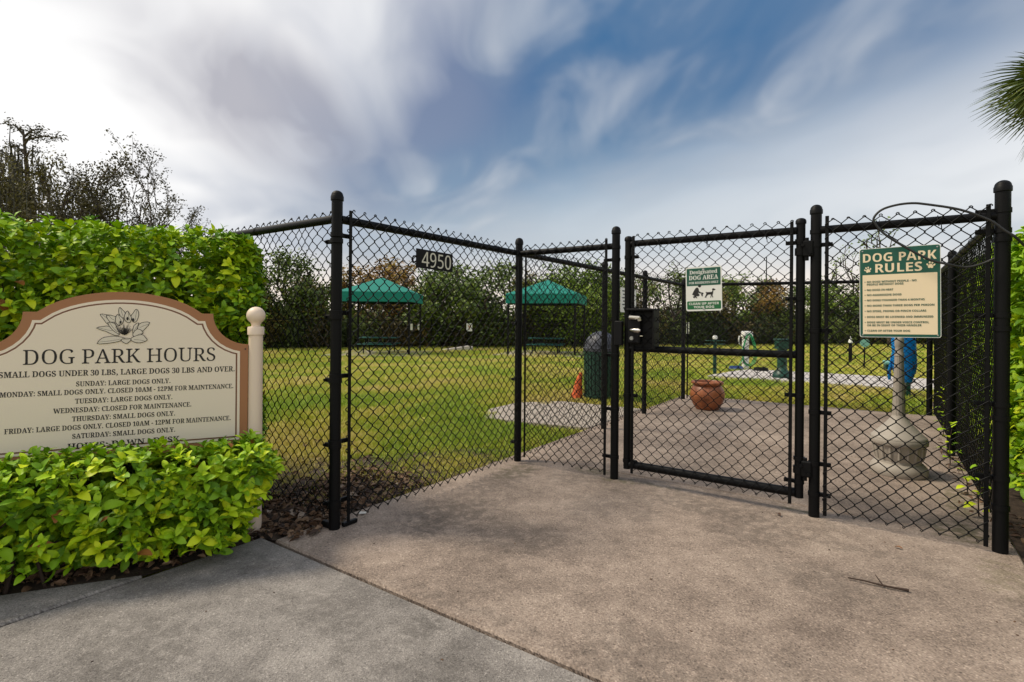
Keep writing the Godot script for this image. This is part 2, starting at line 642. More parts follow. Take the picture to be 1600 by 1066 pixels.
func build_paving() -> void:
	var r := RandomNumberGenerator.new()
	r.seed = 5
	var stains := [[-1.85, 2.1, 0.28, 0.45, 0.55], [-2.0, 2.75, 0.2, 0.5, 0.4], [-0.75, 3.0, 0.55, 0.16, 0.5], [-1.55, 4.4, 0.5, 0.3, 0.35], [0.35, 3.5, 0.35, 0.3, 0.45], [-0.2, 1.75, 0.3, 0.2, 0.25], [-0.6, 1.5, 0.3, 0.14, 0.4], [-1.2, 1.47, 0.5, 0.07, 0.35], [-1.0, 4.0, 0.6, 0.35, 0.3], [-0.385, 3.28, 0.1, 0.04, 0.8, 1], [-1.4, 3.2, 0.16, 0.06, 0.6, 1], [-1.62, 3.3, 0.2, 0.1, 0.5, 1], [0.32, 3.42, 0.16, 0.22, 0.75, 1], [0.36, 4.0, 0.12, 0.5, 0.6, 1], [-2.05, 3.0, 0.16, 0.3, 0.4, 1], [0.4, 2.9, 0.1, 0.3, 0.35, 1], [-1.2, 3.25, 0.3, 0.05, 0.4, 1]]
	for i in 60:
		stains.append([r.randf_range(-2.2, 0.5), r.randf_range(1.45, 7.3) if i % 2 == 0 else r.randf_range(1.45, 3.4), r.randf_range(0.08, 0.42), r.randf_range(0.06, 0.34), r.randf_range(0.12, 0.42)])
	var beige := concrete(201, Color(0.18, 0.138, 0.11), Color(0.325, 0.256, 0.207), Color(0.455, 0.37, 0.305), stains, -2.4, 1.3, 6.4)
	var grey_stains := [[-0.98, 0.97, 0.16, 0.1, 0.75], [-0.75, 0.85, 0.12, 0.08, 0.6], [-1.35, 0.75, 0.25, 0.14, 0.5], [-1.9, 0.7, 0.3, 0.2, 0.35], [-1.6, 1.15, 0.3, 0.14, 0.3]]
	for i in 36:
		grey_stains.append([r.randf_range(-2.4, 0.5), r.randf_range(-0.3, 1.4), r.randf_range(0.05, 0.3), r.randf_range(0.05, 0.25), r.randf_range(0.15, 0.45)])
	var greys := concrete(301, Color(0.15, 0.134, 0.121), Color(0.265, 0.24, 0.218), Color(0.395, 0.36, 0.328), grey_stains, -3.4, -3.1, 4.6)
	M.path = mat(Color(1, 1, 1), 0.9)
	M.path.albedo_texture = grain_picture(131, 512, Color(0.26, 0.215, 0.175), Color(0.35, 0.30, 0.25), Color(0.43, 0.375, 0.32), 0.02, 0.1, 0.06)
	M.path.uv1_triplanar = true
	M.path.uv1_world_triplanar = true
	M.path.uv1_scale = Vector3(0.6, 0.6, 0.6)
	M.pale_slab = mat(Color(1, 1, 1), 0.9)
	M.pale_slab.albedo_texture = grain_picture(141, 256, Color(0.40, 0.36, 0.33), Color(0.49, 0.45, 0.42), Color(0.57, 0.53, 0.50), 0.02, 0.1, 0.05)
	M.pale_slab.uv1_triplanar = true
	M.pale_slab.uv1_world_triplanar = true
	M.pale_slab.uv1_scale = Vector3(0.5, 0.5, 0.5)
	# the grey pavement in front, in two bays, and the beige entrance pad in three
	slab("pavement", [[-2.378, 1.387], [1.2, 1.387], [1.2, -3.0], [-2.378, -3.0]], 0.0, 0.10, greys, -3.4, -3.1, 4.6)
	slab("pavement", [[-2.396, 0.93], [-2.396, -3.0], [-3.35, -3.0], [-3.35, -0.59], [-2.68, 0.50]], 0.0, 0.10, greys, -3.4, -3.1, 4.6)
	slab("entrance_pad", [[-2.30, 1.404], [-2.30, 3.375], [0.50, 3.375], [0.50, 1.404]], 0.0, 0.10, beige, -2.4, 1.3, 6.4)
	slab("entrance_pad", [[-2.30, 3.385], [-2.30, 4.84], [0.50, 4.84], [0.50, 3.385]], 0.0, 0.10, beige, -2.4, 1.3, 6.4)
	slab("entrance_pad", [[-2.30, 4.85], [-2.30, 7.55], [0.50, 7.55], [0.50, 4.85]], 0.0, 0.10, beige, -2.4, 1.3, 6.4)
	slab("side_path", [[-2.31, 4.62], [-2.31, 6.0], [-3.35, 5.95], [-3.75, 5.5], [-3.72, 4.9], [-3.45, 4.45], [-2.9, 4.5]], 0.004, 0.10, M.path, 0, 0, 1)
	# the pale slab beyond the back fence lies with the slope
	var b := MB.new()
	for j in 8:
		for i in 8:
			var u := -2.75 + i * 0.62
			var v := 10.45 + j * 0.56
			b.vert(P(u, v, ground_y(u, v) + 0.03), Vector3.UP)
	for j in 7:
		for i in 7:
			var a := j * 8 + i
			b.idx.append_array(PackedInt32Array([a, a + 8, a + 9, a, a + 9, a + 1]))
	for e in [[0, 7, 1], [56, 63, 1], [0, 56, 8], [7, 63, 8]]:
		for k in range(e[0], e[1], e[2]):
			var p: Vector3 = b.v[k]
			var q: Vector3 = b.v[k + e[2]]
			var out3 := Vector3(0, 0, 1) if e[0] == 0 and e[2] == 1 else Vector3(0, 0, -1) if e[2] == 1 else Vector3(-1, 0, 0) if e[0] == 0 else Vector3(1, 0, 0)
			b.poly([p, q, q - Vector3(0, 0.12, 0), p - Vector3(0, 0.12, 0)], out3)
	struct("pale_slab", b, M.pale_slab)

# ------------------------------------------------------------------ chain-link fencing
func chain_link(length: float, y0: float, steps: int, wr: float, sides: int, s: int, wobble := 1.0, link := LINK) -> ArrayMesh:
	var v := PackedVector3Array()
	var n := PackedVector3Array()
	var idx := PackedInt32Array()
	var nz := noise(s, 3.0, 2)
	var wires := int(length / link)
	var x0 := (length - wires * link) * 0.5
	var cs := []
	for k in sides:
		cs.append(Vector2(cos(TAU * k / sides), sin(TAU * k / sides)))
	var per := steps * 3 + 1
	for i in wires:
		var flip := i % 2
		var base := v.size()
		var pts := PackedVector3Array()
		for j in steps + 1:
			var right := (j % 2 == 1) != (flip == 1)
			var x := x0 + (i + (1.0 if right else 0.0)) * link + (wr * 0.75 if right else -wr * 0.75)
			var y := y0 + j * link
			if j > 0:
				pts.append(Vector3(x, y - 0.0034, 0))
			if j < steps:
				pts.append(Vector3(x, y + 0.0034, 0))
				var xr := x0 + (i + (0.0 if right else 1.0)) * link
				var xs := x0 + (i + (1.0 if right else 0.0)) * link
				var z := wr * (0.95 if not right else -0.95)
				pts.append(Vector3(lerpf(xs, xr, 0.17), y + link * 0.235, z))
				pts.append(Vector3(lerpf(xs, xr, 0.83), y + link * 0.765, z))
		for q in pts.size():
			var p := pts[q]
			var w := nz.get_noise_2d(p.x, p.y) * wobble
			var w2 := nz.get_noise_2d(p.y + 7.0, p.x) * wobble
			pts[q] = p + Vector3(w * 0.006, w2 * 0.005, w2 * 0.014)
		for q in pts.size():
			var t := (pts[mini(q + 1, pts.size() - 1)] - pts[maxi(q - 1, 0)])
			t.z = 0.0
			t = t.normalized()
			var nn := Vector3(t.y, -t.x, 0)
			for k in sides:
				var o: Vector3 = nn * cs[k].x + Vector3(0, 0, -cs[k].y)
				v.append(pts[q] + o * wr)
				n.append(o)
		for q in pts.size() - 1:
			for k in sides:
				var k2 := (k + 1) % sides
				var a := base + q * sides + k
				var b := base + q * sides + k2
				idx.append_array(PackedInt32Array([a, a + sides, b + sides, a, b + sides, b]))
	# the hooked ends along the top and bottom
	var arr := []
	arr.resize(Mesh.ARRAY_MAX)
	arr[Mesh.ARRAY_VERTEX] = v
	arr[Mesh.ARRAY_NORMAL] = n
	arr[Mesh.ARRAY_INDEX] = idx
	var am := ArrayMesh.new()
	am.add_surface_from_arrays(Mesh.PRIMITIVE_TRIANGLES, arr)
	return am

func knuckles(length: float, y_top: float, y_bottom: float, wr: float, link := LINK) -> ArrayMesh:
	# where two wires end they are bent over one another in a small hook
	var m := MB.new()
	var wires := int(length / link)
	var x0 := (length - wires * link) * 0.5
	for i in range(1, wires + 1, 2):
		var x := x0 + i * link
		var pts := []
		for k in 6:
			var a := PI * (k / 5.0 * 1.3 - 0.15)
			pts.append(Vector3(x + cos(a) * 0.0065, y_top - 0.004 + sin(a) * 0.0065, 0.003))
		m.tube(pts, wr, 5)
	for i in range(2, wires, 2):
		var x := x0 + i * link
		m.tube([Vector3(x - 0.006, y_bottom + 0.005, 0.002), Vector3(x, y_bottom - 0.003, 0.003), Vector3(x + 0.006, y_bottom + 0.005, 0.002)], wr, 5)
	return m.mesh()

func fence_run(label: String, a: Vector2, b: Vector2, sides: int, wr: float, s: int, y0 := 0.036, group := "", wobble := 1.0) -> Node3D:
	var d := b - a
	var length := d.length()
	var f := thing("chain_link_fence", label, "fence", P(a.x, a.y), atan2(d.y, d.x), group)
	f.set_meta("length", length)
	var steps := 45
	var mesh := part(f, "wire_mesh", chain_link(length - 0.08, y0, steps, wr, sides, s, wobble), M.black_wire)
	mesh.position.x = 0.04
	mesh.position.z = 0.028
	mesh.set_meta("kind", "stuff")
	var kn := part(f, "wire_hooks", knuckles(length - 0.08, y0 + steps * LINK, y0, wr), M.black_wire)
	kn.position = mesh.position
	kn.set_meta("kind", "stuff")
	var rail := MB.new()
	rail.tube([Vector3(0.02, 1.508, 0), Vector3(length - 0.02, 1.508, 0)], 0.0205, 14)
	part(f, "top_rail", rail, M.black)
	return f

func post(f: Node3D, x: float, h: float, r: float, lean := Vector2.ZERO, z := 0.0) -> MeshInstance3D:
	var m := MB.new()
	m.tube([Vector3(x, -0.1, z), Vector3(x, 0, z), Vector3(x + lean.x, h - 0.035, z - lean.y)], r, 20)
	var o := part(f, "post", m, M.black)
	var c := MB.new()
	var prof := [Vector2(r + 0.001, -0.022), Vector2(r + 0.0045, -0.02), Vector2(r + 0.0045, 0.0)]
	for k in 7:
		var t := k / 6.0 * PI * 0.5
		prof.append(Vector2((r + 0.002) * cos(t) + 0.0001, 0.004 + sin(t) * r * 0.95))
	c.lathe(prof, 20, Vector3(x + lean.x, h - 0.037, z - lean.y))
	part(o, "cap", c, M.black)
	return o

func band(f: Node3D, x: float, y: float, r: float, dir: Vector3, reach: float) -> void:
	# a flat clamp round a post whose two tongues meet past the tension bar, with its carriage bolt
	var m := MB.new()
	m.lathe([Vector2(r, -0.011), Vector2(r + 0.0035, -0.0105), Vector2(r + 0.0035, 0.0105), Vector2(r, 0.011)], 18, Vector3(x, y, 0))
	var bas := Basis(dir, Vector3.UP, dir.cross(Vector3.UP))
	m.box(Vector3(x, y, 0) + dir * (r + reach * 0.5), Vector3(reach, 0.021, 0.014), 0.002, bas)
	m.tube([Vector3(x, y, 0) + dir * (r + reach - 0.008) + bas.z * 0.017, Vector3(x, y, 0) + dir * (r + reach - 0.008) - bas.z * 0.017], 0.0065, 8)
	part(f, "clamp_band", m, M.black)

func tension_bar(f: Node3D, x: float, y0: float, y1: float) -> void:
	var m := MB.new()
	m.box(Vector3(x, (y0 + y1) * 0.5, 0.026), Vector3(0.017, y1 - y0, 0.008), 0.002)
	part(f, "tension_bar", m, M.black)

func ties(f: Node3D, xs: Array) -> void:
	for x in xs:
		var m := MB.new()
		var pts := []
		for k in 12:
			var a := TAU * k / 10.0
			pts.append(Vector3(x + k * 0.001, 1.508 + sin(a) * 0.0245, cos(a) * 0.0245 + (0.006 if cos(a) > 0.5 else 0.0)))
		pts.append(Vector3(x + 0.016, 1.462, 0.03))
		pts.append(Vector3(x + 0.028, 1.455, 0.034))
		m.tube(pts, 0.0022, 5)
		part(f, "wire_tie", m, M.black_wire)

func build_fences() -> void:
	var p1 := Vector2(-2.19, 1.648)
	var p2 := Vector2(-2.183, 3.222)
	var p3 := Vector2(-1.431, 3.232)
	var p4 := Vector2(-0.298, 3.232)
	var p5 := Vector2(0.433, 3.222)
	var heights := [1.46, 1.16, 0.86, 0.56, 0.26]
	var f := fence_run("black chain-link fence with the house number plate, its tops bent into round hooks", p1, p2, 5, 0.0026, 1)
	post(f, 0.0, 1.655, 0.0265, Vector2(0.006, 0.006))
	post(f, 1.574, 1.63, 0.026)
	tension_bar(f, 0.062, 0.02, 1.555)
	tension_bar(f, 1.52, 0.02, 1.53)
	for y in [1.43, 1.05, 0.74, 0.42, 0.13]:
		band(f, 0.0, y, 0.0265, Vector3(1, 0, 0), 0.055)
	for y in [1.4, 1.0, 0.6, 0.15]:
		band(f, 1.574, y, 0.026, Vector3(-1, 0, 0), 0.05)
	ties(f, [0.5, 0.98, 1.3])
	var sole := MB.new()
	sole.box(Vector3(0.075, 0.012, 0.02), Vector3(0.085, 0.02, 0.022), 0.004)
	part(f, "foot_bracket", sole, M.black)
	sole = MB.new()
	sole.box(Vector3(-0.01, 0.016, -0.045), Vector3(0.03, 0.03, 0.06), 0.006)
	part(f, "foot_bracket", sole, M.black)
	# from the corner post away behind the sign
	f = fence_run("black chain-link fence running off behind the tall hedge from the corner post", p1, p1 + Vector2(-4.4, 0.0), 4, 0.0026, 2)
	tension_bar(f, 0.055, 0.02, 1.55)
	for y in [1.40, 1.03, 0.72, 0.40, 0.11]:
		band(f, 0.0, y, 0.0275, Vector3(1, 0, 0), 0.048)
	post(f, 2.2, 1.60, 0.024)
	post(f, 4.4, 1.60, 0.026)
	ties(f, [0.7, 1.4])
	# the short panels either side of the gate
	f = fence_run("short black chain-link panel between the inner corner post and the gate latch post", p2, p3, 5, 0.0025, 3)
	post(f, 0.752, 1.645, 0.026)
	tension_bar(f, 0.695, 0.02, 1.555)
	for y in [1.50, 1.42, 0.80, 0.45, 0.14]:
		band(f, 0.752, y, 0.026, Vector3(-1, 0, 0), 0.056)
	ties(f, [0.3, 0.55])
	f = fence_run("short black chain-link panel with the dog park rules sign beside the hinge post", p4, p5, 5, 0.0026, 4)
	post(f, 0.0, 1.652, 0.0262)
	post(f, 0.731, 1.672, 0.0285)
	tension_bar(f, 0.052, 0.02, 1.575)
	tension_bar(f, 0.680, 0.02, 1.56)
	for y in [1.50, 1.43, 0.98, 0.55, 0.28, 0.12]:
		band(f, 0.0, y, 0.0262, Vector3(1, 0, 0), 0.05)
	for y in [1.53, 1.44, 1.06, 0.66, 0.33]:
		band(f, 0.731, y, 0.0285, Vector3(-1, 0, 0), 0.066)
	ties(f, [0.26, 0.5])
	# the pen behind: its far side, its back and its hedge side
	f = fence_run("black chain-link fence along the grass side of the entrance pen", p2, Vector2(-2.183, 7.12), 4, 0.0023, 5)
	post(f, 1.456, 1.60, 0.027)
	post(f, 2.496, 1.60, 0.025)
	tension_bar(f, 3.85, 0.02, 1.55)
	tension_bar(f, 0.05, 0.02, 1.55)
	f = fence_run("black chain-link fence closing the back of the entrance pen behind the clay pot", Vector2(-2.183, 7.12), Vector2(0.42, 7.59), 4, 0.0023, 6)
	post(f, 0.0, 1.60, 0.026)
	post(f, 2.645, 1.62, 0.028)
	tension_bar(f, 0.055, 0.02, 1.55)
	f = fence_run("black chain-link fence between the entrance pen and the side hedge", p5, Vector2(0.43, 7.60), 4, 0.0027, 7, 0.036, "", 0.2)
	post(f, 2.14, 1.60, 0.027)
	tension_bar(f, 0.06, 0.02, 1.55)
	for y in [1.40, 1.0, 0.6, 0.2]:
		band(f, 0.0, y, 0.0295, Vector3(1, 0, 0), 0.06)
	var bw := MB.new()
	bw.tube([Vector3(0.05, 0.05, 0.03), Vector3(4.3, 0.05, 0.03)], 0.003, 6)
	part(f, "bottom_wire", bw, M.black_wire)
	ties(f, [0.5, 0.95, 1.4, 1.9])
	# the cable that loops over the rules sign
	var loop := [[0.50, 1.36], [0.459, 1.404], [0.43, 1.429], [0.377, 1.482], [0.278, 1.538], [0.163, 1.575], [0.103, 1.588], [0.042, 1.586], [-0.013, 1.57], [-0.044, 1.536], [-0.039, 1.505], [-0.002, 1.452], [0.068, 1.391], [0.165, 1.321], [0.234, 1.294], [0.302, 1.278], [0.356, 1.29], [0.40, 1.312]]
	var cv := Curve3D.new()
	for i in loop.size():
		var q: Array = loop[i]
		var back := 0.03 if i == 0 else 0.0
		var pt := P(q[0], 3.145 + back + (0.02 if i > 14 else 0.0), q[1])
		var pa: Array = loop[maxi(i - 1, 0)]
		var pb: Array = loop[mini(i + 1, loop.size() - 1)]
		var tg := Vector3(pb[0] - pa[0], pb[1] - pa[1], 0) / 6.0
		cv.add_point(pt, -tg, tg)
	var cm := MB.new()
	var cp := []
	for p in cv.tessellate(4, 2.0):
		cp.append(p)
	cm.tube(cp, 0.0055, 8)
	var cable := part(self, "cable", cm, M.rubber)
	tag(cable, "black cable looped over the top rail and across the rules sign", "cable")

func build_gate() -> void:
	var a := Vector2(-1.346, 3.235)
	var g := thing("walk_gate", "black chain-link walk gate with a lock box and a clean-up notice", "gate", P(a.x, a.y), 0.0)
	var w := 0.976
	var m := MB.new()
	m.tube([Vector3(0, 0.08, 0), Vector3(0, 1.545, 0)], 0.0225, 16)
	part(g, "stile", m, M.black)
	m = MB.new()
	m.tube([Vector3(w, 0.085, 0), Vector3(w, 1.56, 0)], 0.0225, 16)
	part(g, "stile", m, M.black)
	for x in [0.0, w]:
		m = MB.new()
		var prof := [Vector2(0.0265, 0.0), Vector2(0.0265, 0.015)]
		for k in 6:
			var t := k / 5.0 * PI * 0.5
			prof.append(Vector2(0.025 * cos(t) + 0.0001, 0.017 + sin(t) * 0.014))
		m.lathe(prof, 16, Vector3(x, 1.535 if x == 0.0 else 1.55, 0))
		part(g, "stile_cap", m, M.black)
	for y in [1.515, 0.848, 0.108]:
		m = MB.new()
		m.tube([Vector3(0.018, y, 0), Vector3(w - 0.018, y, 0)], 0.0205 if y > 0.2 else 0.024, 14)
		part(g, "rail", m, M.black)
	var mesh := part(g, "wire_mesh", chain_link(w - 0.07, 0.068, 45, 0.0021, 5, 21, 1.0, 0.0333), M.black_wire)
	mesh.position = Vector3(0.035, 0, 0.027)
	mesh.set_meta("kind", "stuff")
	var kn := part(g, "wire_hooks", knuckles(w - 0.07, 0.068 + 45 * 0.0333, 0.068, 0.0026, 0.0333), M.black_wire)
	kn.position = mesh.position
	kn.set_meta("kind", "stuff")
	tension_bar(g, 0.043, 0.06, 1.56)
	tension_bar(g, w - 0.04, 0.05, 1.56)
	for y in [1.43, 1.1, 0.55, 0.13]:
		band(g, 0.0, y, 0.0225, Vector3(1, 0, 0), 0.045)
	for y in [1.45, 1.15, 0.63, 0.17]:
		band(g, w, y, 0.0225, Vector3(-1, 0, 0), 0.05)
	ties(g, [0.2, 0.48, 0.8])
	# hinges: two clamped bodies between stile and hinge post
	for y in [1.40, 0.235]:
		m = MB.new()
		m.lathe([Vector2(0.0225, -0.02), Vector2(0.029, -0.019), Vector2(0.029, 0.019), Vector2(0.0225, 0.02)], 16, Vector3(w, y, 0))
		m.lathe([Vector2(0.0225, 0.05), Vector2(0.028, 0.051), Vector2(0.028, 0.068), Vector2(0.0225, 0.069)], 16, Vector3(w, y, 0))
		m.box(Vector3(w + 0.038, y + 0.012, 0.022), Vector3(0.05, 0.085, 0.028), 0.006)
		m.tube([Vector3(w + 0.03, y - 0.05, 0.02), Vector3(w + 0.03, y + 0.07, 0.02)], 0.011, 12)
		m.tube([Vector3(w + 0.014, y + 0.03, 0.02), Vector3(w + 0.014, y + 0.03, 0.05)], 0.008, 8)
		m.tube([Vector3(w + 0.05, y - 0.01, 0.02), Vector3(w + 0.05, y - 0.01, 0.05)], 0.008, 8)
		part(g, "hinge", m, M.black)
	# lock box on the latch stile
	m = MB.new()
	m.box(Vector3(0.105, 0.972, -0.006), Vector3(0.17, 0.235, 0.05), 0.006)
	var box := part(g, "lock_box", m, M.black_box)
	m = MB.new()
	m.box(Vector3(0.105, 1.094, 0.018), Vector3(0.18, 0.012, 0.12), 0.003)
	m.box(Vector3(0.19, 0.975, 0.02), Vector3(0.008, 0.235, 0.10), 0.002)
	part(box, "hood", m, M.black_box)
	m = MB.new()
	m.box(Vector3(0.062, 0.972, 0.04), Vector3(0.078, 0.18, 0.045), 0.008)
	part(box, "keypad_lock", m, M.black_box)
	m = MB.new()
	var hb := Basis(Vector3(0, 0, 1), -0.05)
	m.box(Vector3(0.072, 1.044, 0.066), Vector3(0.082, 0.022, 0.032), 0.008, hb)
	m.box(Vector3(0.100, 1.030, 0.058), Vector3(0.025, 0.018, 0.03), 0.006, hb)
	part(box, "latch_handle", m, M.chrome)
	m = MB.new()
	m.tube([Vector3(0.045, 0.968, 0.07), Vector3(0.06, 0.967, 0.088), Vector3(0.085, 0.965, 0.095), Vector3(0.108, 0.964, 0.096), Vector3(0.12, 0.964, 0.095)], [0.006, 0.008, 0.013, 0.016, 0.007], 12)
	part(box, "turn_knob", m, M.chrome)
	m = MB.new()
	m.tube([Vector3(0.052, 0.915, 0.06), Vector3(0.052, 0.915, 0.072)], [0.014, 0.012], 14)
	part(box, "key_cylinder", m, M.steel)
	m = MB.new()
	m.box(Vector3(0.116, 0.93, 0.066), Vector3(0.018, 0.006, 0.01), 0.001)
	part(box, "bolt_head", m, M.chrome)
	# strike plate on the latch post
	m = MB.new()
	m.box(Vector3(-0.048, 0.945, 0.032), Vector3(0.052, 0.155, 0.03), 0.004)
	var s := part(self, "strike_box", m, M.black_box)
	s.position = g.position
	tag(s, "slim black strike box fixed to the latch post beside the gate lock", "strike box")

# ------------------------------------------------------------------ hedges
func leaf_mesh(length: float, width: float, fold: float, droop: float, tw: float, rib: float, rows := 6) -> ArrayMesh:
	# a leaf along +z, face up, with a folded midrib, a pointed tip and a little twist
	var v := PackedVector3Array()
	var c := PackedColorArray()
	var idx := PackedInt32Array()
	for i in rows:
		var t := i / float(rows - 1)
		var w := width * 0.5 * pow(sin(PI * pow(t, 1.05) * 0.965 + 0.04), 0.66)
		var y := -droop * length * t * t + 0.06 * length * sin(PI * t)
		var z := length * (t - droop * droop * t * t * 0.3)
		var lift := fold * w
		var roll := tw * t
		for k in [-1.0, -0.5, 0.0, 0.5, 1.0]:
			var up: float = lift * absf(k) + 0.02 * length * sin(t * 19.0 + k * 2.0) * absf(k)
			v.append(Vector3(w * k * cos(roll) - up * sin(roll), y + up * cos(roll) + w * k * sin(roll), z))
			var g: float = rib if k == 0.0 else (1.0 if absf(k) < 0.9 else 0.94)
			c.append(Color(g, g, g * 0.95))
	for i in rows - 1:
		for k in 4:
			var a := i * 5 + k
			idx.append_array(PackedInt32Array([a, a + 5, a + 6, a, a + 6, a + 1]))
	var n := PackedVector3Array()
	n.resize(v.size())
	for i in range(0, idx.size(), 3):
		var nn := (v[idx[i + 2]] - v[idx[i]]).cross(v[idx[i + 1]] - v[idx[i]])
		for k in 3:
			n[idx[i + k]] += nn
	for i in n.size():
		n[i] = n[i].normalized() if n[i].length() > 1e-12 else Vector3.UP
	var arr := []
	arr.resize(Mesh.ARRAY_MAX)
	arr[Mesh.ARRAY_VERTEX] = v
	arr[Mesh.ARRAY_NORMAL] = n
	arr[Mesh.ARRAY_COLOR] = c
	arr[Mesh.ARRAY_INDEX] = idx
	var am := ArrayMesh.new()
	am.add_surface_from_arrays(Mesh.PRIMITIVE_TRIANGLES, arr)
	return am

var leaf_shapes := []
var leaf_tones := []
var leaf_mats := []

func scatter(parent: Node, called: String, mesh: Mesh, material: Material, at: Array, cols: Array) -> MultiMeshInstance3D:
	var mm := MultiMesh.new()
	mm.transform_format = MultiMesh.TRANSFORM_3D
	mm.use_colors = true
	mm.mesh = mesh
	mm.instance_count = at.size()
	for i in at.size():
		mm.set_instance_transform(i, at[i])
		mm.set_instance_color(i, cols[i])
	var o := MultiMeshInstance3D.new()
	o.multimesh = mm
	o.material_override = material
	o.name = numbered(called) if parent == self else called
	o.set_meta("kind", "stuff")
	parent.add_child(o, true)
	return o

func hedge(called: String, label: String, at: Vector3, turn: float, size: Vector3, y0: float, density: float, s: int, faces: Array, size_leaf := 1.0, inner := 1.0, under := 0.0) -> void:
	# a clipped hedge: its base centre at the origin, x along, z towards its front
	var h := thing(called, label, "hedge", at, turn)
	var r := RandomNumberGenerator.new()
	r.seed = s
	var nz := noise(s, 2.6, 3)
	var xf := h.global_transform if h.is_inside_tree() else h.transform
	var eye := Vector3(0, 1.0188, 0)
	var leaves := []      # [transform, leaf kind, how large it shows]
	for fc in faces:
		# face: [axis 0 x / 1 y / 2 z, sign, share of density, how far in]
		var ax: int = fc[0]
		var u := (ax + 1) % 3
		var w := (ax + 2) % 3
		var area: float = size[u] * size[w]
		for k in int(area * density * fc[2]):
			var p := Vector3.ZERO
			p[ax] = fc[1] * size[ax] * 0.5
			p[u] = r.randf_range(-0.5, 0.5) * size[u]
			p[w] = r.randf_range(-0.5, 0.5) * size[w]
			var nn := Vector3.ZERO
			nn[ax] = fc[1]
			# round the edges of the clipped box
			var q := p
			var rad := minf(0.16, minf(size.x, minf(size.y, size.z)) * 0.4)
			var core := Vector3(clampf(q.x, -size.x * 0.5 + rad, size.x * 0.5 - rad), clampf(q.y, -size.y * 0.5, size.y * 0.5 - rad), clampf(q.z, -size.z * 0.5 + rad, size.z * 0.5 - rad))
			if (q - core).length() > 0.001:
				var d := (q - core).normalized()
				q = core + d * rad
				nn = d
			q += nn * (nz.get_noise_3d(q.x, q.y, q.z) * 0.055 + r.randf_range(-0.04, 0.01) - (fc[3] if fc.size() > 3 else 0.0))
			var low := 1.0 - under * (1.0 - smooth(0.0, 0.75, q.y / size.y + 0.5))
			q.x = (q.x + size.x * 0.5) * low - size.x * 0.5 if q.x > 0.0 else q.x
			q.z *= 1.0 - (1.0 - low) * 0.4
			q.y += size.y * 0.5 + y0
			if q.y < y0 + 0.02 + 0.05 * r.randf():
				continue
			var axis := (nn * r.randf_range(0.35, 0.8) + Vector3.UP * r.randf_range(0.5, 1.05) + Vector3(r.randf_range(-0.5, 0.5), r.randf_range(-0.3, 0.2), r.randf_range(-0.5, 0.5))).normalized()
			var side := axis.cross(Vector3(r.randf_range(-1, 1), r.randf_range(-1, 1), r.randf_range(-1, 1))).normalized()
			var young := r.randf()
			var whorls := 2 if r.randf() < 0.45 else 3
			for wh in whorls:
				var pair := 2 if wh > 0 else (2 + int(r.randf() * 1.6))
				for e in pair:
					var phi: float = wh * PI * 0.5 + TAU * e / pair + r.randf_range(-0.35, 0.35)
					var th: float = [0.55, 0.95, 1.3][wh] + r.randf_range(-0.22, 0.28)
					var rd := side.rotated(axis, phi)
					var dir := (axis * cos(th) + rd * sin(th)).normalized()
					var up := (axis * sin(th) - rd * cos(th)).normalized()
					up = up.rotated(dir, r.randf_range(-0.35, 0.35))
					var sc: float = [0.72, 1.0, 1.12][wh] * r.randf_range(0.72, 1.16) * size_leaf
					var o := q - axis * (0.012 + 0.016 * wh)
					var t := Transform3D(Basis(up.cross(dir), up, dir).scaled_local(Vector3(sc, sc, sc)), o)
					var tone := int(clampf(0.9 + young * 4.0 + r.randf_range(-1.3, 1.5), 0, 6))
					if r.randf() < 0.004:
						tone = 7
					var wp: Vector3 = xf * o
					var facing: float = (xf.basis * nn).dot((eye - wp).normalized())
					leaves.append([t, tone, wp.distance_to(eye) - facing * 0.8 + wh * 0.12])
	# the leaves further in, of the same kinds
	var deep := []
	var cols := []
	for k in int(size.x * size.y * size.z * 3800.0 * inner):
		var p := Vector3(r.randf_range(-0.5, 0.5) * (size.x - 0.30), r.randf_range(0.04, 1.0) * (size.y - 0.17) + y0, r.randf_range(-0.5, 0.5) * (size.z - 0.29))
		var bs := Basis(Vector3(r.randf_range(-1, 1), r.randf_range(-1, 1), r.randf_range(-1, 1)).normalized(), r.randf_range(0, TAU))
		var sc := r.randf_range(0.8, 1.25) * size_leaf
		deep.append(Transform3D(bs.scaled_local(Vector3(sc, sc, sc)), p))
		cols.append(leaf_tones[int(clampf(0.9 + r.randf() * 4.0 + r.randf_range(-1.3, 1.5), 0, 6))])
	# the leaves that show largest are parts of their own; their place decides nothing else
	leaves.sort_custom(func(a, b): return a[2] < b[2])
	for i in leaves.size():
		var e: Array = leaves[i]
		if i < 300:
			var o := MeshInstance3D.new()
			o.mesh = leaf_shapes[i % leaf_shapes.size()]
			o.material_override = leaf_mats[e[1]]
			o.transform = e[0]
			o.name = "leaf"
			h.add_child(o, true)
	var sets := [[], [], [], []]
	var tints := [[], [], [], []]
	for i in range(300, leaves.size()):
		var j := i % 4
		sets[j].append(leaves[i][0])
		tints[j].append(leaf_tones[leaves[i][1]])
	sets[0].append_array(deep)
	tints[0].append_array(cols)
	for j in 4:
		if sets[j].size():
			scatter(h, "foliage", leaf_shapes[j], M.leaf, sets[j], tints[j])
